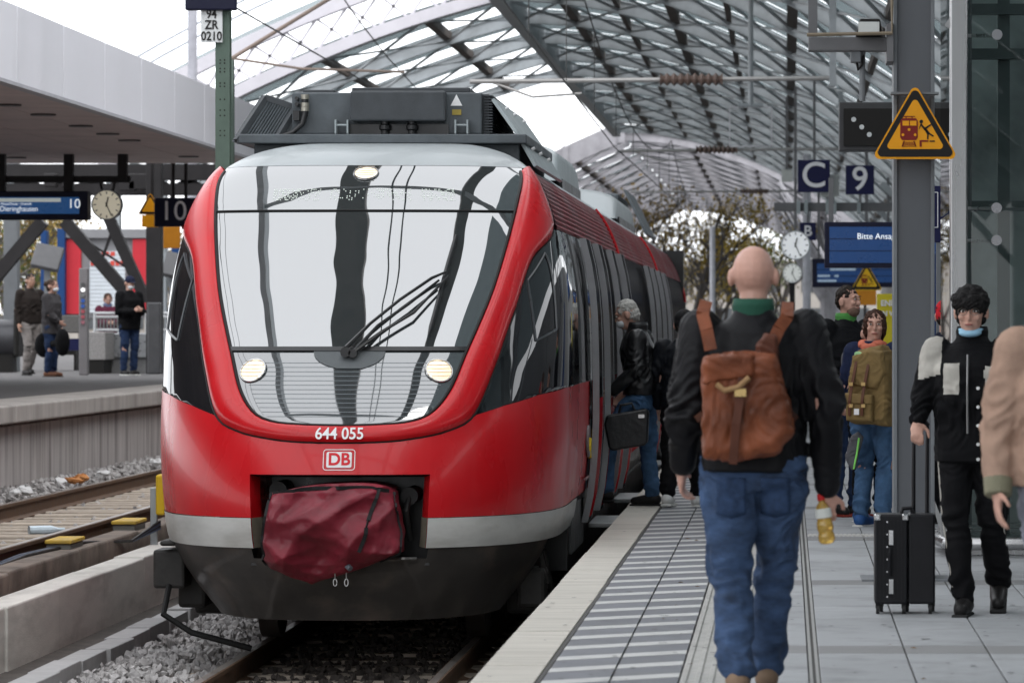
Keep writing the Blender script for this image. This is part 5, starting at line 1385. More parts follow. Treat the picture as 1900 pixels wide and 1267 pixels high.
# distant pale building closing the view down the tracks
fb = thing('distant_building', 'long pale distant building at the end of the tracks', 'building', (10, 330, -1))
m_fb = M('far_render', (.36,.33,.30), .8, var=.2, vs=.2)
B().box(-60, 70, 330, 340, -1, 7).build('wall', m_fb, fb)
for i in range(34):
    for zz in (1.4, 4.4): B().box(-58+i*3.7, -56.2+i*3.7, 329.9, 329.99, zz, zz+1.7).build('window', m_hw, fb)
for i, (px, Y, h) in enumerate(((1255,195,8),(1345,215,8),(1425,230,8))):
    tree(px, Y, h, .78, ['leafless tree with dense twigs behind the train tail','thin leafless tree left of the bald head','leafless tree behind the station clocks','pale tree behind the distant clock post','leafless tree behind the lettered signs','sparse tree behind the small yellow triangle','sparse tree behind the steel pillar','yellowish tree far behind the bare trunk'][i], lf_o if i % 2 else lf_y, 260, 40+i, depth=5)

# trodden gum spots and grit on the paving
rg = random.Random(5); b = B()
for i in range(420):
    x = rg.uniform(-1.3, 2.4); y = 12+28*rg.random()**1.4; r = rg.uniform(.006,.017)
    b.add([(x+r*math.cos(a)*rg.uniform(.7,1.2), y+r*1.1*math.sin(a), .0055) for a in np.linspace(0, 6.283, 8)[:-1]], [tuple(range(7))])
o = b.build('gum_spots', M('gum', (.10,.10,.10), .8, var=.3), fix=False); o['kind'] = 'stuff'; tag(o, 'small dark trodden gum spots scattered over the platform paving', 'stains')
# ================================================================ people
def sph_tube(b, pts, rs, n=12):
    b.tube(pts, rs, n)
    for p, r in zip(pts, rs): b.ell(p, r, r, r, n, 8)
def loft(b, secs, n=22):
    rows = []
    for c, rx, ry in secs:
        c = Vector(c); rows.append([c+Vector((rx*math.copysign(abs(math.cos(t))**.85, math.cos(t)), ry*math.copysign(abs(math.sin(t))**.85, math.sin(t)), 0)) for t in np.linspace(0, 2*math.pi, n+1)])
    b.grid(rows); b.add(rows[0][:-1], [tuple(range(n))]); b.add(rows[-1][:-1], [tuple(range(n))[::-1]])
_ctex = {}
def clouds(sz):
    if sz not in _ctex:
        t = bpy.data.textures.new('folds', 'CLOUDS'); t.noise_scale = sz; t.noise_depth = 1; _ctex[sz] = t
    return _ctex[sz]
def blobobj(name, b, voxel, mat, parent, smooth=4, disp=0, dsz=.09, zf=None):
    me = bpy.data.meshes.new('tmp'); me.from_pydata(b.v, [], b.f)
    bm = bmesh.new(); bm.from_mesh(me); bmesh.ops.recalc_face_normals(bm, faces=bm.faces); bm.to_mesh(me); bm.free()
    o = bpy.data.objects.new('tmp', me); col.objects.link(o)
    r = o.modifiers.new('r', 'REMESH'); r.mode = 'VOXEL'; r.voxel_size = voxel
    if smooth: s = o.modifiers.new('s', 'SMOOTH'); s.factor = .5; s.iterations = smooth
    m2 = bake(o); bpy.data.objects.remove(o); m2.name = name
    if disp:
        N = len(m2.vertices); co = np.empty(N*3); m2.vertices.foreach_get('co', co); no = np.empty(N*3); m2.vertices.foreach_get('normal', no); co = co.reshape(-1,3); no = no.reshape(-1,3)
        f = .55/dsz; dd = np.empty(N); ph = (len(name)*1.7) % 5
        for i in range(N):
            x, y, z = co[i]
            n1 = mnoise.noise(Vector((x*f*.8+ph, y*f*.8, z*f*1.1))); w_ = 1.2*mnoise.noise(Vector((x*3+ph, y*3, z*3))); n2 = mnoise.noise(Vector((x*f*1.1+z*f*(1.0+w_), y*f*1.1-z*f*.7, z*f*1.3-x*f*(.8-w_)+ph)))
            dd[i] = disp*(.55*n1+.75*(.35-abs(n2)*1.5))*(1 if zf is None else .3+sum(math.exp(-((z-q)/.11)**2) for q in zf))
        m2.vertices.foreach_set('co', (co+no*dd[:,None]).ravel()); m2.update()
    m2.materials.clear(); m2.materials.append(mat); m2.polygons.foreach_set('use_smooth', [True]*len(m2.polygons))
    q = bpy.data.objects.new(name, m2); col.objects.link(q); q.parent = parent
    return q
def fabric(name, c, rough=.85, bump=.5, fold=14, spec=.12, var=.18):
    return M(name, c, rough, var=var, vs=9, bump=bump, bs=fold, spec=spec)
def hand(b, wr, d, n, curl, side, s=1.0):
    # wrist, direction of the fingers, palm normal (fingers curl towards it), lateral thumb side
    d = Vector(d).normalized(); n = (Vector(n)-d*Vector(n).dot(d)).normalized(); lat = d.cross(n)*side
    wr = Vector(wr); R = Matrix((lat, d, n)).transposed()
    b.ell(wr+d*.045*s, .038*s, .055*s, .017*s, 12, 8, R); sph_tube(b, [wr-d*.03, wr+d*.02*s], [.028*s, .026*s])
    for i, (off, L) in enumerate(((.028,.068),(.010,.078),(-.009,.072),(-.027,.056))):
        p = wr+d*.085*s+lat*off*s; dd = d; pts = [p]; a = 0
        for k, seg in enumerate((.45,.32,.23)):
            a += curl*(.8+.1*i); v = d*math.cos(a)+n*math.sin(a); p = p+v*L*seg*s; pts.append(p)
        sph_tube(b, pts, [.0095*s,.009*s,.0085*s,.0075*s], 8)
    p = wr+d*.02*s+lat*.032*s; v = (d*.6+lat*.65+n*.35).normalized(); q = p+v*.04*s; v2 = (d*.85+lat*.1+n*.5).normalized()
    sph_tube(b, [p, q, q+v2*.032*s], [.0125*s,.011*s,.009*s], 8)
SK = {'l': M('skin_light', (.52,.30,.23), .5, var=.1, vs=14, spec=.4), 'p': M('skin_pink', (.56,.32,.25), .5, var=.12, vs=14, spec=.4), 't': M('skin_tan', (.42,.24,.17), .5, var=.1, vs=14, spec=.4)}
m_eye = M('eye_dark', (.02,.015,.012), .2, var=0); m_lip = M('lips', (.33,.12,.10), .5, var=0); m_mask = M('mask_white', (.72,.74,.76), .8, var=.05); m_eyew = M('eye_white', (.6,.58,.55), .3, var=0)
HAIR = {k: M('hair_'+k, c, .55, var=.35, vs=60, bump=.6, bs=90, stretch=(1,1,.3)) for k, c in (('black',(.010,.009,.009)),('brown',(.05,.028,.018)),('dark',(.022,.016,.012)),('white',(.50,.49,.46)),('auburn',(.045,.02,.012)))}
def person(label, loc, rotz, H=1.75, J=None, jacket=None, trousers=None, shoes=None, skin='l', hair=None, hstyle='short', head_yaw=0, head_pitch=0, build=1.0, hem=-.06, cuffs=True, vox=.008, hands=None, beard=False, mask=None, glasses=False, collar=None, jfold=.02, jw=1.0, face=True, legw=1.0, hat=None, group=None, lean=0, shirt=None, headw=1.0):
    t = thing('person', label, 'person', loc, group, rotz)
    LOC[t.name] = Vector((0,0,0))
    s = H/1.75
    D = dict(pelvis=(0,0,.95), waist=(0,0,1.08), chest=(0,-.005,1.30), neck=(0,.01,1.475), head=(0,-.012,1.635),
        shL=(.185,.01,1.42), elL=(.235,.04,1.14), wrL=(.245,-.04,.90), shR=(-.185,.01,1.42), elR=(-.235,.04,1.14), wrR=(-.245,-.04,.90),
        hipL=(.09,0,.92), knL=(.10,-.015,.50), anL=(.10,.03,.09), hipR=(-.09,0,.92), knR=(-.10,-.015,.50), anR=(-.10,.03,.09), toeL=(0,-1,0), toeR=(0,-1,0))
    if J: D.update(J)
    V = {k: Vector(v)*(s if not k.startswith('toe') else 1) for k, v in D.items()}
    if lean:
        for k in ('waist','chest','neck','head','shL','shR'): V[k].y -= lean*(V[k].z-V['pelvis'].z)
    w = build
    # ---- body : one continuous surface
    b = B()
    loft(b, [(V['pelvis']-Vector((0,0,.10*s)), .12*w, .09*w), (V['pelvis'], .145*w, .10*w), (V['waist'], .125*w, .09*w), (V['chest'], .155*w, .105*w), (V['neck']-Vector((0,0,.06)), .13*w, .08), (V['neck'], .06, .06)])
    for S in 'LR':
        sph_tube(b, [V['sh'+S], V['el'+S], V['wr'+S]], [.052*w,.04*w,.028])
        sph_tube(b, [V['hip'+S], V['kn'+S], V['an'+S]], [.078*w,.052,.038])
        f = V['an'+S]; td = V['toe'+S].normalized(); sph_tube(b, [f-td*.04+Vector((0,0,-.045)), f+td*.13+Vector((0,0,-.06))], [.032,.026])
    sph_tube(b, [V['neck']-Vector((0,0,.02)), V['head']+Vector((0,.015,-.06))], [.056*w,.054])
    hc = V['head']; HR = Euler((head_pitch, 0, head_yaw)).to_matrix(); k = .97+.03*s
    def hp(x, y, z): return hc+HR@Vector((x*headw,y,z))*k
    def he(bb, x, y, z, rx, ry, rz, R2=None, n=16): bb.ell(hp(x,y,z), rx*k*headw, ry*k, rz*k, n, 10, HR if R2 is None else HR@R2)
    he(b, 0,.008,.02, .075,.094,.10); he(b, 0,-.03,-.045, .058,.058,.068); he(b, 0,-.055,-.085, .034,.032,.03); he(b, 0,.0,-.02,.066,.08,.08)
    if face:
        he(b, 0,-.098,-.018, .013,.018,.022); he(b, 0,-.09,.008, .010,.012,.028); he(b, 0,-.078,.032, .052,.018,.012); he(b, .0,-.088,-.055,.026,.012,.014)
        for sx in (-1, 1): he(b, sx*.038,-.07,-.02, .022,.02,.02)
    for sx in (-1, 1): he(b, sx*.081,.012,-.008, .013,.023,.037)
    hn = hands or {}
    for S, sd in (('L',1),('R',-1)):
        h = hn.get(S, {})
        el, wr = V['el'+S], V['wr'+S]; d = Vector(h.get('d', (wr-el))).normalized()
        hand(b, wr+d*.015, d, h.get('n', (-sd*1.0, 0, 0)), h.get('curl', .35), h.get('t', -1 if S == 'L' else 1), s)
    body = blobobj('body', b, vox, SK[skin], t, 2)
    if face:
        for sx in (-1, 1):
            e = B(); he(e, sx*.031,-.0865,.013, .0125,.008,.0065, n=10); e.build('eye', m_eyew, t, smooth='all', local=True)
            e = B(); he(e, sx*.031,-.0925,.013, .0062,.004,.006, n=8); e.build('pupil', m_eye, t, smooth='all', local=True)
            e = B(); he(e, sx*.033,-.0925,.034, .020,.006,.0042, n=8); e.build('eyebrow', HAIR[hair] if hair and hair != 'white' else HAIR['dark'], t, smooth='all', local=True)
        if not mask == 'on':
            e = B(); he(e, 0,-.0985,-.056, .022,.006,.0052, n=10); e.build('lips', m_lip, t, smooth='all', local=True)
    if mask == 'on': e = B(); he(e, 0,-.062,-.052, .058,.052,.046); e.build('face_mask', m_mask, t, smooth='all', local=True)
    if mask == 'chin': e = B(); he(e, 0,-.05,-.105, .062,.058,.022); he(e, 0,-.02,-.09,.07,.06,.012); blobobj('face_mask', e, .006, M('mask_blue', (.30,.52,.68), .8), t)
    if glasses:
        for sx in (-1, 1): e = B(); e.tube([hp(sx*.032+.024*math.cos(a), -.108+abs(.4*math.cos(a)*.01), .012+.018*math.sin(a)) for a in np.linspace(0, 6.283, 17)[:-1]], .0018, 5, close=True); e.build('glasses_rim', M('wire_rim', (.2,.18,.16), .3, metal=1), t, local=True)
    if beard: e = B(); he(e, 0,-.042,-.078, .057,.056,.052); he(e, 0,-.088,-.04, .03,.014,.008); blobobj('beard', e, .006, M('stubble', (.16,.10,.075), .9), t)
    if hair:
        e = B()
        if hstyle == 'short': he(e, 0,.016,.038, .079,.092,.09); he(e, 0,.045,-.01,.072,.066,.075)
        elif hstyle == 'crop': he(e, 0,.016,.040, .0785,.0915,.0875); he(e, 0,.045,.0,.072,.066,.068)
        elif hstyle == 'fluffy':
            he(e, 0,.012,.048, .096,.106,.092); he(e, 0,.03,-.01,.09,.08,.08)
            for i in range(11): a = -1.3+2.6*i/10; he(e, .078*math.sin(a), -.012-.078*math.cos(a), .062-.006*(i%3), .026,.022,.038)
        elif hstyle == 'long':
            he(e, 0,.018,.038, .084,.094,.09); he(e, 0,.05,-.04,.08,.06,.11)
            for sx in (-1, 1): he(e, sx*.068,-.01,-.01,.02,.05,.08)
        elif hstyle == 'bun':
            he(e, 0,.016,.036, .081,.094,.088); he(e, 0,.04,-.02,.074,.066,.08); he(e, 0,.12,.04,.045,.04,.045)
        blobobj('hair', e, .005, HAIR[hair], t, 1, .016, .014)
    if hat:
        m_h, kind = hat; e = B(); he(e, 0,.008,.052, .086,.104,.082)
        if kind == 'cap': he(e, 0,-.105,.045,.062,.05,.009)
        if kind == 'beanie': he(e, 0,.03,.01,.084,.086,.075)
        if kind == 'hood': he(e, 0,.03,.0,.105,.10,.14)
        blobobj('hat', e, .007, m_h, t, 2)
    # ---- trousers
    b = B(); lw = legw
    loft(b, [(V['pelvis']-Vector((0,0,.14*s)), .15*w, .105*w), (V['pelvis']-Vector((0,0,.05)), .172*w, .122*w), (V['pelvis']+Vector((0,0,.06*s)), .162*w, .115*w)])
    for S in 'LR':
        hp_, kn, an = V['hip'+S], V['kn'+S], V['an'+S]; td = V['toe'+S].normalized()
        sph_tube(b, [hp_-Vector((0,0,.02)), hp_.lerp(kn,.5), kn, kn.lerp(an,.55), an+Vector((0,0,.02))], [.105*w*lw,.09*w*lw,.074*lw,.068*lw,.062*lw], 14)
    tro = blobobj('trousers', b, vox*1.3, trousers, t, 3, .03, .075, [V['knL'].z, .16*s, V['pelvis'].z-.12])
    # ---- shoes
    for S in 'LR':
        b = B(); an = V['an'+S]; td = V['toe'+S].normalized(); up = Vector((0,0,1)); pitch = Vector((td.x, td.y, 0)).normalized() if abs(td.z) < .95 else td
        sph_tube(b, [an-td*.03-up*.035, an+td*.07-up*.045, an+td*.15-up*.052], [.05,.048,.038], 12); sph_tube(b, [an+up*.03, an-up*.03], [.046,.05], 12)
        e = B(); e.cbox(an+td*.055-up*.085, .088, .27, .024, Matrix((Vector((td.y,-td.x,0)).normalized(), td, td.cross(Vector((td.y,-td.x,0)).normalized())*-1)).transposed()); 
        o = blobobj('shoe', b, .008, shoes[0], t, 2); e.build('sole', shoes[1], t, local=True, bevel=.01)
    # ---- jacket
    b = B(); hz = V['pelvis']+Vector((0,0,hem*s)); q = jw*w
    loft(b, [(hz, .185*q, .135*q), (hz.lerp(V['waist'],.5), .185*q, .138*q), (V['waist'], .18*q, .135*q), (V['waist'].lerp(V['chest'],.55), .19*q, .14*q), (V['chest']+Vector((0,0,.03)), .195*q, .138*q), (V['neck']-Vector((0,0,.055)), .155*q, .105*q), (V['neck']+Vector((0,.004,.0)), .085*q, .08*q), (V['neck']+Vector((0,.008,.035)), .078, .078)])
    for S in 'LR':
        sh, el, wr = V['sh'+S], V['el'+S], V['wr'+S]
        sph_tube(b, [sh, sh.lerp(el,.5), el, el.lerp(wr,.5), wr-(wr-el).normalized()*.015], [.082*q,.073*q,.062*q,.056*q,.047*q], 14)
    blobobj('jacket', b, vox*1.3, jacket, t, 3, jfold*1.1, .08, [V['elL'].z, hz.z+.26])
    if collar: 
        b = B(); rows = [[V['neck']+Vector((r*math.cos(a), .008+r*1.05*math.sin(a), z)) for a in np.linspace(0, 6.283, 25)] for r, z in ((.082,.0),(.086,.045),(.08,.075),(.074,.07),(.072,.01))]; b.grid(rows); b.build('collar', collar, t, smooth='all', local=True)
    t['_h'] = 0; del t['_h']
    return t, V, HR, hp
def pose_walk(fwd, back): return {}
f_black = fabric('cloth_black', (.006,.006,.007)); f_jean = M('denim_blue', (.042,.072,.140), .85, var=.55, vs=7, bump=.8, bs=16, spec=.2, stretch=(1,1,2.2)); f_jean2 = fabric('denim_mid', (.06,.12,.22), var=.35); f_jeand = fabric('denim_dark', (.02,.035,.08), var=.3)
f_leather = M('leather_black', (.008,.008,.009), .36, var=.3, vs=6, bump=.5, bs=12); f_grey = fabric('cloth_grey', (.10,.10,.11)); f_navy = fabric('cloth_navy', (.015,.022,.055)); f_tan = fabric('cloth_tan', (.36,.24,.18), bump=.3); f_coat = fabric('coat_grey', (.055,.052,.055)); f_trgrey = fabric('trousers_grey', (.22,.20,.19)); f_maroon = fabric('cloth_maroon', (.10,.02,.04)); f_plaid = fabric('jacket_brownblack', (.025,.02,.018))
s_black = (M('shoe_black', (.015,.014,.014), .45), M('sole_black', (.02,.02,.02), .7)); s_brown = (M('shoe_brown', (.16,.07,.04), .5), M('sole_brown', (.08,.06,.05), .7)); s_white = (M('shoe_white', (.62,.62,.6), .5, var=.1), M('sole_white', (.6,.6,.57), .6)); s_blue = (M('shoe_blue', (.03,.09,.25), .5), M('sole_white', (.6,.6,.57), .6)); s_tan = (M('shoe_tan', (.22,.15,.10), .6), M('sole_pale', (.4,.36,.3), .7))
# ---- bald man walking away with leather backpack
Yb = 16.3
pb, V, HR, hp = person('bald man in black jacket and blue jeans walking away with a leather backpack', (X_(1398,Yb), Yb, 0), math.pi, 1.83,
    dict(shL=(-.0+.20,.01,1.42), elL=(.26,.06,1.13), wrL=(.275,-.07,.90), shR=(-.20,.01,1.42), elR=(-.28,.05,1.12), wrR=(-.285,-.03,.81), hipL=(.085,0,.92), knL=(.085,-.02,.50), anL=(.06,.16,.12), hipR=(-.085,0,.92), knR=(-.085,-.17,.54), anR=(-.05,-.24,.10)),
    M('jacket_black_wax', (.006,.006,.0075), .55, var=.3, vs=5, bump=.5, bs=10), f_jean, s_tan, 'p', None, build=1.12, hem=-.07, vox=.007, jw=1.03, legw=1.14, headw=1.12, jfold=.022, face=True, collar=M('collar_green', (.02,.075,.05), .8), hands={'R': dict(d=(0,-.25,-1), n=(0,-1,0), curl=.75), 'L': dict(curl=.5)})
tr_ = [c for c in pb.children if c.name.startswith('trousers')][0]
for sx in (-1, 1):
    b = B(); rows = [[(sx*.088+dx, .2, z) for dx in np.linspace(-.058, .058, 9)] for z in np.linspace(.755, .90, 9)]
    for k in range(9): rows[0][k] = (rows[0][k][0], .2, .755-.018*(1-abs(k-4)/4))
    b.grid(rows); o = b.build('back_pocket', M('denim_pocket', (.036,.062,.125), .85, var=.4, vs=20, spec=.1), pb, smooth='all', local=True, fix=False)
    md = o.modifiers.new('w', 'SHRINKWRAP'); md.target = tr_; md.wrap_method = 'PROJECT'; md.use_project_y = True; md.use_negative_direction = True; md.use_positive_direction = False; md.offset = .004
    md = o.modifiers.new('t', 'SOLIDIFY'); md.thickness = .004
# leather backpack (a thing of its own, carried)
bp = thing('backpack', 'brown leather backpack with folded top on the bald man', 'backpack', (X_(1398,Yb), Yb, 0), None, math.pi); LOC[bp.name] = Vector((0,0,0))
m_lea = M('leather_brown', (.19,.058,.026), .42, var=.45, vs=5, bump=.5, bs=18, dirt=.4, dcol=(.07,.022,.012), ds=4); m_lead = M('leather_dark', (.085,.03,.018), .45, var=.3, vs=8)
def slab_bag(b, pts, y0, y1, n=3):
    # rounded bag body from an outline (x,z), bulging in y
    c = Vector((sum(p[0] for p in pts)/len(pts), 0, sum(p[1] for p in pts)/len(pts))); rows = []
    for i in range(9):
        t = i/8; k = (1-(2*t-1)**4)**.5*.16+.84 if 0 < i < 8 else .84
        rows.append([(c.x+(p[0]-c.x)*k, y0+(y1-y0)*t, c.z+(p[1]-c.z)*k) for p in pts]+[(c.x+(pts[0][0]-c.x)*k, y0+(y1-y0)*t, c.z+(pts[0][1]-c.z)*k)])
    b.grid(rows); m = len(pts); b.add(rows[0][:-1], [tuple(range(m))]); b.add(rows[-1][:-1], [tuple(range(m))[::-1]])
def bx_(px): return -(X_(px, Yb-.3)-X_(1398, Yb))    # local x (person faces away, mirrored)
def bz_(py): return Z_(py, Yb-.3)
b = B(); slab_bag(b, [(bx_(1306),bz_(850)),(bx_(1360),bz_(858)),(bx_(1440),bz_(842)),(bx_(1472),bz_(800)),(bx_(1468),bz_(745)),(bx_(1448),bz_(690)),(bx_(1440),bz_(655)),(bx_(1380),bz_(652)),(bx_(1306),bz_(662)),(bx_(1303),bz_(760))], .13, .33)
blobobj('bag_body', b, .009, m_lea, bp, 5, .022, .08)
b = B(); slab_bag(b, [(bx_(1398),bz_(700)),(bx_(1447),bz_(690)),(bx_(1441),bz_(622)),(bx_(1420),bz_(618)),(bx_(1404),bz_(640))], .16, .28); blobobj('roll_top', b, .008, m_lead, bp, 4, .012, .05)
b = B(); slab_bag(b, [(bx_(1304),bz_(715)),(bx_(1404),bz_(700)),(bx_(1402),bz_(655)),(bx_(1306),bz_(660))], .2, .345); blobobj('flap', b, .008, m_lea, bp, 4, .012, .05)
b = B(); b.tube([(bx_(1330),.355,bz_(712)),(bx_(1345),.36,bz_(724)),(bx_(1370),.36,bz_(718)),(bx_(1390),.352,bz_(700))], .012, 8); b.build('handle', M('leather_pale', (.32,.19,.09), .5), bp, smooth=True, local=True)
b = B(); b.bar((bx_(1378),.352,bz_(700)), (bx_(1366),.352,bz_(785)), .034, .01, up=(0,1,0)); b.bar((bx_(1366),.352,bz_(785)), (bx_(1360),.335,bz_(860)), .034, .01, up=(0,1,0)); b.build('closing_strap', m_lead, bp, local=True)
b = B(); b.cbox((bx_(1374),.362,bz_(728)), .045, .008, .03); b.build('buckle', M('brass', (.45,.32,.14), .3, metal=1), bp, local=True)
for pts in (((1318,650),(1310,612),(1302,582),(1308,560)), ((1428,648),(1445,610),(1460,588),(1462,562))):
    b = B(); P_ = [(bx_(px), y, bz_(py)) for (px, py), y in zip(pts, (.20,.185,.15,.06))]
    for p, q in zip(P_, P_[1:]): b.bar(p, q, .05, .014, up=(0,1,0))
    b.build('shoulder_strap', m_lea, bp, local=True)
for px in (1292, 1476): b = B(); b.bar((bx_(px),.18,bz_(778)), (bx_(px+(14 if px < 1300 else -10)),.26,bz_(768)), .03, .012, up=(0,1,0)); b.build('side_tab', m_lead, bp, local=True)
# bottle in his right hand
hb = Vector((-(-.315*1.0628), 0, 0)); 
cx, cz = X_(1529, Yb), Z_(962, Yb)
bt = thing('drink_bottle', 'clear plastic bottle with amber drink and red cap held by the bald man', 'bottle', (cx, Yb+.02, cz-.1))
ax = Vector((.14,0,-1)).normalized(); top = Vector((cx-.012, Yb+.02, cz+.085))
m_bt = bpy.data.materials.new('amber_drink'); m_bt.use_nodes = True; pp = m_bt.node_tree.nodes['Principled BSDF']; pp.inputs['Base Color'].default_value = (.75,.5,.12,1); pp.inputs['Roughness'].default_value = .08; pp.inputs['Transmission Weight'].default_value = .55
prof = [(.0,.012),(.02,.013),(.03,.022),(.05,.031),(.075,.033),(.09,.029),(.105,.033),(.125,.034),(.14,.029),(.155,.034),(.175,.034),(.186,.026),(.19,.012)]
B().tube([top+ax*a for a, r in prof], [r for a, r in prof], 18).build('bottle', m_bt, bt, smooth=True)
B().tube([top+ax*a for a in (.045,.05,.078,.083)], [.0315,.0335,.0345,.0335], 18).build('label_band', M('label_white', (.68,.70,.66), .5), bt, smooth=True)
B().cyl(top-ax*.014, top+ax*.012, .016, 14).build('cap', M('cap_red', (.5,.02,.02), .4), bt, smooth=True)
# ---- old man boarding
Yo = 34.0
po, V, HR, hp = person('white haired man in black leather jacket and jeans stepping into the train door', (X_(1192,Yo), Yo, 0), math.radians(-96), 1.76,
    dict(pelvis=(0,-.02,.95), head=(0,-.13,1.60), neck=(0,-.05,1.465), chest=(0,-.04,1.29), shL=(.19,-.02,1.40), shR=(-.19,-.02,1.40), elL=(.24,-.03,1.13), wrL=(.22,-.22,.96), elR=(-.23,.02,1.12), wrR=(-.2,-.16,.95), hipL=(.09,-.02,.92), knL=(.1,-.26,.60), anL=(.10,-.30,.13), hipR=(-.09,0,.92), knR=(-.09,.03,.50), anR=(-.09,.07,.09)),
    f_leather, f_jean2, s_black, 'l', 'white', 'short', head_pitch=.35, hem=-.02, jw=1.08, vox=.008, mask='on', jfold=.02, collar=f_leather)
bg_ = thing('briefcase', 'black leather briefcase carried by the man boarding the train', 'bag', (X_(1162,33.8), 33.8, .5)); X0, X1 = X_(1122,33.75), X_(1205,33.75)
b = B(); b.prism([(X0,Z_(786,33.7)),(X0+.02,Z_(770,33.7)),(X1-.02,Z_(757,33.7)),(X1,Z_(765,33.7)),(X1-.01,Z_(820,33.7)),(X1-.04,Z_(826,33.7)),(X0+.07,Z_(836,33.7)),(X0+.04,Z_(832,33.7))], 33.62, 33.76); b.build('case', f_leather, bg_, bevel=.02)
b = B(); b.tube([at(1148,768,33.69), at(1152,752,33.69), at(1172,748,33.69), at(1178,762,33.69)], .012, 8); b.build('handle', f_leather, bg_, smooth=True)
b = B(); b.cbox(at(1190,772,33.6), .05, .01, .03); b.build('clasp', M('chrome', (.4,.4,.4), .2, metal=1), bg_)
# ---- person with beanie and white sneakers
person('person in black puffer jacket, black beanie and white sneakers behind the bald man', (X_(1268,33.6), 33.9, 0), math.radians(170), 1.63, dict(anL=(.13,.12,.11), knL=(.12,.04,.5), anR=(-.09,-.12,.09)), fabric('puffer_black', (.007,.008,.011), .5), f_black, s_white, 'l', 'dark', 'short', hat=(fabric('beanie_black', (.012,.012,.013)), 'beanie'), face=False, jfold=.03, jw=1.1, vox=.01)
# ---- bearded man
person('bearded man with cropped dark hair in dark jacket with green collar', (X_(1572,32.2), 32.2, 0), math.radians(35), 1.83, dict(elR=(-.25,.04,1.14), wrR=(-.2,-.12,.90)), fabric('jacket_darknavy', (.007,.0075,.009)), f_jeand, (s_black[0], M('sole_red', (.2,.03,.02), .6)), 'l', 'dark', 'crop', head_yaw=math.radians(22), head_pitch=-.05, beard=True, build=1.1, collar=M('collar_green2', (.06,.22,.05), .7), vox=.007, hem=-.1)
# ---- woman with tan backpack
Yw = 30.6
pw, V, HR, hp = person('woman with auburn hair looking back, blue jacket and coral scarf', (X_(1622,Yw), Yw, 0), math.radians(150), 1.62, dict(elL=(.24,.0,1.14), wrL=(.2,-.18,1.02)), f_navy, f_jean2, s_blue, 'l', 'auburn', 'long', head_yaw=math.radians(-152), head_pitch=0, vox=.0065, hem=-.04)
sc_ = B()
for a in np.linspace(0, 6.28, 15)[:-1]: sc_.ell((.075*math.cos(a), .07*math.sin(a)+.01, 1.36+.012*math.sin(3*a)), .045,.045,.038, 10, 6)
blobobj('scarf', sc_, .008, fabric('scarf_coral', (.55,.16,.10), .8), pw, 2, .012, .04)
tb = thing('backpack', 'tan canvas backpack with brown straps and buckles on the woman', 'backpack', (X_(1618,Yw-.2), Yw-.25, 0), None, math.radians(-22)); LOC[tb.name] = Vector((0,0,0))
m_can = M('canvas_tan', (.20,.135,.055), .85, var=.15, vs=8, bump=.4, bs=60); m_bst = M('strap_brown', (.11,.045,.025), .5)
zc = lambda py: Z_(py, Yw-.25)
b = B(); slab_bag(b, [(-.155,zc(786)),(.155,zc(790)),(.17,zc(740)),(.16,zc(665)),(.10,zc(640)),(-.09,zc(650)),(-.15,zc(690)),(-.17,zc(745))], -.12, .12); blobobj('bag_body', b, .008, m_can, tb, 4, .014, .08)
b = B(); slab_bag(b, [(-.155,zc(715)),(.09,zc(725)),(.16,zc(690)),(.14,zc(650)),(.02,zc(645)),(-.12,zc(660))], -.15, .1); blobobj('flap', b, .008, m_can, tb, 4, .01, .06)
b = B(); slab_bag(b, [(-.15,zc(780)),(.06,zc(783)),(.06,zc(735)),(-.15,zc(730))], -.175, -.08); blobobj('front_pocket', b, .007, m_can, tb, 3, .006, .05)
b = B(); slab_bag(b, [(-.155,zc(748)),(.065,zc(750)),(.065,zc(732)),(-.155,zc(728))], -.19, -.1); blobobj('pocket_flap', b, .007, m_can, tb, 2)
for dx in (-.10, .0):
    b = B(); P_ = [(dx+.035,-.13,zc(655)),(dx+.02,-.162,zc(690)),(dx,-.185,zc(725)),(dx-.005,-.198,zc(742)),(dx-.01,-.19,zc(770))]
    for p, q in zip(P_, P_[1:]): b.bar(p, q, .022, .008, up=(0,1,0))
    b.build('leather_strap', m_bst, tb, local=True)
    for py in (712, 752): b = B(); b.cbox((dx+.004,-.196,zc(py)), .032, .008, .026); b.build('buckle', M('brass', (.45,.32,.14), .3, metal=1), tb, local=True)
b = B(); b.cbox((-.05,-.196,zc(763)), .04, .006, .045); b.build('white_label', m_white, tb, local=True)
b = B(); b.ell((-.04,-.13,zc(662)), .06,.008,.036, 14, 8, Euler((.3,.5,0)).to_matrix()); b.build('green_tag', M('tag_green', (.35,.6,.3), .6), tb, smooth=True, local=True)
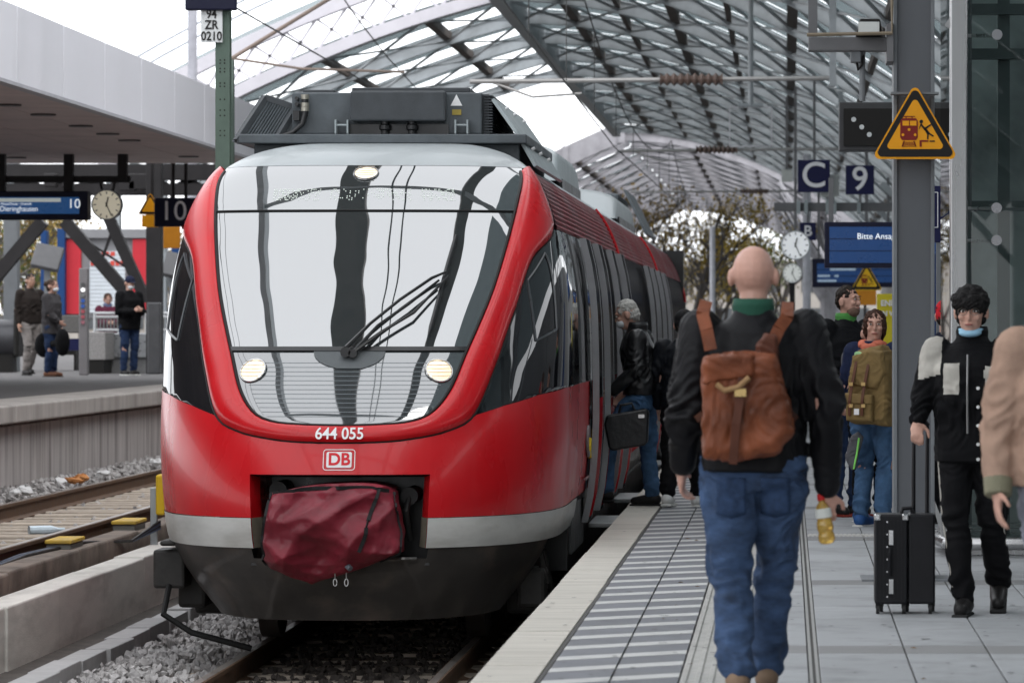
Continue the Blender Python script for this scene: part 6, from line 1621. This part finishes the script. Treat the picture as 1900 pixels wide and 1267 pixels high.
# ---- companion with grey sleeve, black trousers
person('companion in grey sleeves and black trousers raising a fist beside the woman', (X_(1618,31.3), 31.3, 0), math.radians(20), 1.56, dict(elR=(-.25,-.1,1.06), wrR=(-.36,-.22,1.22)), f_grey, f_black, s_blue, 'l', 'dark', 'bun', vox=.009, face=True, hands={'R': dict(d=(-.1,-.2,1), n=(1,0,0), curl=1.2)})
t = thing('hanging_jacket', 'grey jacket with neon green zip hanging beside the woman', 'jacket', (X_(1582,30.5), 30.5, .55)); b = B(); slab_bag(b, [(X_(1592,30.4),Z_(800,30.4)),(X_(1602,30.4),Z_(810,30.4)),(X_(1588,30.4),Z_(868,30.4)),(X_(1580,30.4),Z_(872,30.4)),(X_(1568,30.4),Z_(846,30.4)),(X_(1580,30.4),Z_(808,30.4))], 30.36, 30.46)
LOC[t.name] = Vector((0,0,0)); o = blobobj('cloth', b, .007, f_grey, t, 3, .012, .05); o.location = -Vector((X_(1582,30.5), 30.5, .55)); b = B(); b.tube([at(1594,812,30.33), at(1590,840,30.33), at(1584,870,30.33)], .008, 6); o = b.build('green_zip', M('zip_green', (.25,.7,.15), .5), t, local=True); o.location = -Vector((X_(1582,30.5), 30.5, .55))
# ---- young man with suitcase
Yy = 21.2
py_, V, HR, hp = person('young man with fluffy black hair, glasses and chin mask, pulling a suitcase', (X_(1803,Yy), Yy, 0), math.radians(-10), 1.70,
    dict(shR=(-.19,.0,1.41), elR=(-.265,-.01,1.17), wrR=(-.285,-.10,1.045), hipR=(-.085,0,.92), knR=(-.075,-.10,.52), anR=(-.03,-.08,.09), hipL=(.085,0,.92), knL=(.10,.03,.52), anL=(.12,.22,.16), toeL=(.1,-1,-.35), head=(0,-.03,1.63)),
    fabric('denim_black', (.006,.006,.007), .8), f_black, s_black, 'l', 'black', 'fluffy', head_pitch=.12, mask='chin', glasses=True, hem=-.13, jw=1.06, vox=.0065, hands={'R': dict(d=(.1,-.6,-.8), n=(0,.2,-1), curl=.9)}, collar=f_black)
m_cream = fabric('cloth_cream', (.42,.40,.36), .85, bump=.2)
s_ = 1.70/1.75
jk = [c for c in py_.children if c.name.startswith('jacket')][0]; jk.data.materials.append(m_cream)
for pg in jk.data.polygons:
    x, y, z = pg.center
    if (-.275 < x < -.150 and 1.245 < z+.25*(abs(x)-.2) and z < 1.46 and y < .06) or (-.132 < x < -.05 and 1.15 < z < 1.315 and y < -.02) or (.085 < x < .15 and 1.12 < z < 1.30 and y < -.02) or (.165 < x < .275 and 1.27 < z < 1.45 and y < .06): pg.material_index = 1
b = B(); b.tube([(.0,-.158,1.36),(.0,-.172,1.2),(.0,-.165,.95)], .006, 5); b.build('zip', M('zip_metal', (.3,.3,.3), .3, metal=1), py_, local=True)
for z in (1.22,1.12,1.02,.92,.84): b = B(); b.cyl((.055,-.172,z*s_),(.055,-.158,z*s_),.009,10); b.build('button', M('button_metal', (.55,.55,.55), .3, metal=1), py_, local=True)
for sx, S in ((-1,'R'),(1,'L')):
    b = B(); pts = [V['hip'+S]+Vector((sx*.095,-.045,0)), V['kn'+S]+Vector((sx*.066,-.04,.03)), V['an'+S]+Vector((sx*.056,-.035,.06))]; b.tube(pts, .004, 5); b.build('trouser_piping', m_cream, py_, local=True)
# suitcase
Ys = 21.3; sx0, sx1 = X_(1622,Ys), X_(1734,Ys)
sc = thing('suitcase', 'black ribbed trolley suitcase with silver corners and telescopic handle', 'suitcase', ((sx0+sx1)/2, Ys, 0))
m_case = M('case_black', (.012,.012,.014), .42, var=.2, vs=8)
xm = X_(1683, Ys); zt, zb = Z_(952,Ys), Z_(1118,Ys)
B().box(sx0, xm, Ys-.11, Ys+.11, zb, zt).build('shell', m_case, sc, bevel=.012); B().box(xm+.004, sx1, Ys-.10, Ys+.12, zb, zt).build('shell', m_case, sc, bevel=.012)
for k in range(9): xx = sx0+.012+(xm-sx0-.024)*k/8; B().box(xx-.0025, xx+.0025, Ys-.115, Ys-.108, zb+.03, zt-.03).build('rib', m_case, sc)
for (x, z) in ((sx0+.015,zt-.015),(xm-.012,zt-.015)): B().cbox((x, Ys-.1, z), .036, .04, .036).build('corner_cap', M('chrome2', (.6,.6,.6), .18, metal=1), sc, bevel=.008)
for k in range(7): z = zb+.04+(zt-zb-.08)*k/6; B().cyl((sx0+.066,Ys-.117,z),(sx0+.066,Ys-.108,z),.005,8).build('rivet', M('chrome2', (.6,.6,.6), .18, metal=1), sc)
for py in (995, 1085): B().box(X_(1648,Ys), X_(1657,Ys), Ys-.122, Ys-.108, Z_(py+14,Ys), Z_(py-14,Ys)).build('latch', M('chrome2', (.6,.6,.6), .18, metal=1), sc, bevel=.003)
B().tube([at(1652,1016,Ys-.12), at(1651,1025,Ys-.15), at(1651,1055,Ys-.15), at(1652,1066,Ys-.12)], .009, 8).build('side_handle', m_case, sc, smooth=True)
B().tube([at(1672,952,Ys), at(1675,943,Ys), at(1690,942,Ys), at(1694,952,Ys)], .012, 8).build('top_handle', m_case, sc, smooth=True)
for px in (1695, 1720): B().tube([at(px,960,Ys+.05), at(px,880,Ys+.05), at(px+1,790,Ys+.05)], [.011,.011,.009], 8).build('handle_tube', m_case, sc, smooth=True)
B().tube([at(1693,790,Ys+.05), at(1697,784,Ys+.05), at(1718,784,Ys+.05), at(1722,790,Ys+.05)], .015, 10).build('handle_grip', m_case, sc, smooth=True)
for (px, yo) in ((1628,-.08),(1636,.08),(1676,-.08),(1684,.09),(1725,-.07),(1732,.1)): X = X_(px, Ys); B().cyl((X-.009,Ys+yo,.026),(X+.009,Ys+yo,.026),.026,14).build('wheel', M('rubber', (.03,.03,.03), .6), sc, smooth=True); B().box(X-.012,X+.012,Ys+yo-.012,Ys+yo+.012,.03,zb+.005).build('wheel_fork', m_case, sc)
# ---- person in tan jacket at the right
pt_, V, *_ = person('person in tan bomber jacket with olive cuff and grey jeans passing close', (X_(1988,15.2), 15.2, 0), math.radians(8), 1.74, dict(elR=(-.275,.03,1.13), wrR=(-.29,-.04,.91), shR=(-.2,.0,1.42)), f_tan, fabric('jeans_pale', (.22,.23,.27)), s_white, 'l', 'brown', 'short', jw=1.2, vox=.008, jfold=.018, hem=-.04)
b = B(); d_ = (V['wrR']-V['elR']).normalized(); b.tube([V['wrR']-d_*k for k in (-.035,-.03,.03,.04)], [.045,.052,.057,.05], 16); b.build('olive_cuff', M('cuff_olive', (.20,.19,.13), .9, bump=.5, bs=80), pt_, smooth=True, local=True)
# ---- person with red hat behind the lift post
person('person in dark quilted coat and red cap half hidden behind the lift post', (X_(1756,31), 31, 0), math.radians(170), 1.70, None, fabric('quilt_navy', (.014,.016,.028)), f_black, s_black, 'l', 'dark', 'short', hat=(fabric('cap_red_cloth', (.5,.02,.03)), 'beanie'), vox=.01, face=False)
# ---- distant people on our platform
person('far person in a black hood on the platform beyond the bald man', (X_(1518,62), 62, 0), math.radians(180), 1.68, None, f_black, f_black, s_black, 'l', 'dark', 'short', hat=(f_black, 'hood'), vox=.014, face=False)
person('far walking person in dark coat near the poster', (X_(1560,70), 70, 0), 0, 1.7, None, f_coat, f_jeand, s_black, 'l', 'brown', 'long', vox=.014)
# ---- other platform
def on10(px, Y): return (X_(px, Y), Y, P10)
G10 = 'people waiting on the other platform'
person('dark haired man in brown black jacket and grey trousers walking on other platform', on10(56,71), math.radians(38), 1.78, dict(knR=(-.1,-.12,.52), anR=(-.12,-.05,.1), knL=(.1,.02,.5), anL=(.12,.30,.12)), f_plaid, f_trgrey, s_black, 't', 'black', 'short', vox=.012, group=G10)
pz, *_ = person('woman in grey coat with white mask and hair bun on other platform', on10(96,69.5), math.radians(72), 1.66, dict(elR=(-.2,-.08,1.1), wrR=(-.12,-.2,1.0)), f_coat, f_jeand, s_brown, 'l', 'brown', 'bun', mask='on', vox=.012, hem=-.18, jw=1.05, group=G10)
t = thing('shoulder_bag', 'large black shoulder bag on the woman in the grey coat', 'bag', on10(100,69.2)); b = B(); c = at(82,640,69.6); b.ell(c,.17,.1,.22); b.ell(at(116,635,69.1),.13,.1,.24); b.tube([c, at(116,635,69.1)], .06, 8); LOC[t.name] = Vector((0,0,0)); o = blobobj('bag', b, .014, f_black, t, 2); o.location = -Vector(on10(100,69.2))
person('woman in maroon jacket sitting behind the white railing, blue scarf', (X_(200,79), 79, P10-.12), math.radians(20), 1.62, dict(elR=(-.2,-.1,1.12), wrR=(-.06,-.26,1.13), elL=(.2,-.1,1.12), wrL=(.08,-.26,1.13)), f_maroon, f_black, s_black, 'l', 'auburn', 'bun', head_pitch=.3, vox=.012, group=G10, collar=fabric('scarf_blue', (.12,.15,.25)))
person('man in black coat, cap and mask looking at his phone on other platform', on10(240,71.5), math.radians(40), 1.74, dict(elR=(-.24,-.03,1.12), wrR=(-.08,-.28,1.15), elL=(.24,-.03,1.12), wrL=(.06,-.28,1.16)), f_black, f_jeand, (s_black[0], M('sole_white', (.6,.6,.57), .6)), 'l', 'dark', 'short', hat=(fabric('cap_navy', (.015,.018,.04)), 'cap'), mask='on', head_pitch=.25, hem=-.14, vox=.012, group=G10, jw=1.1)
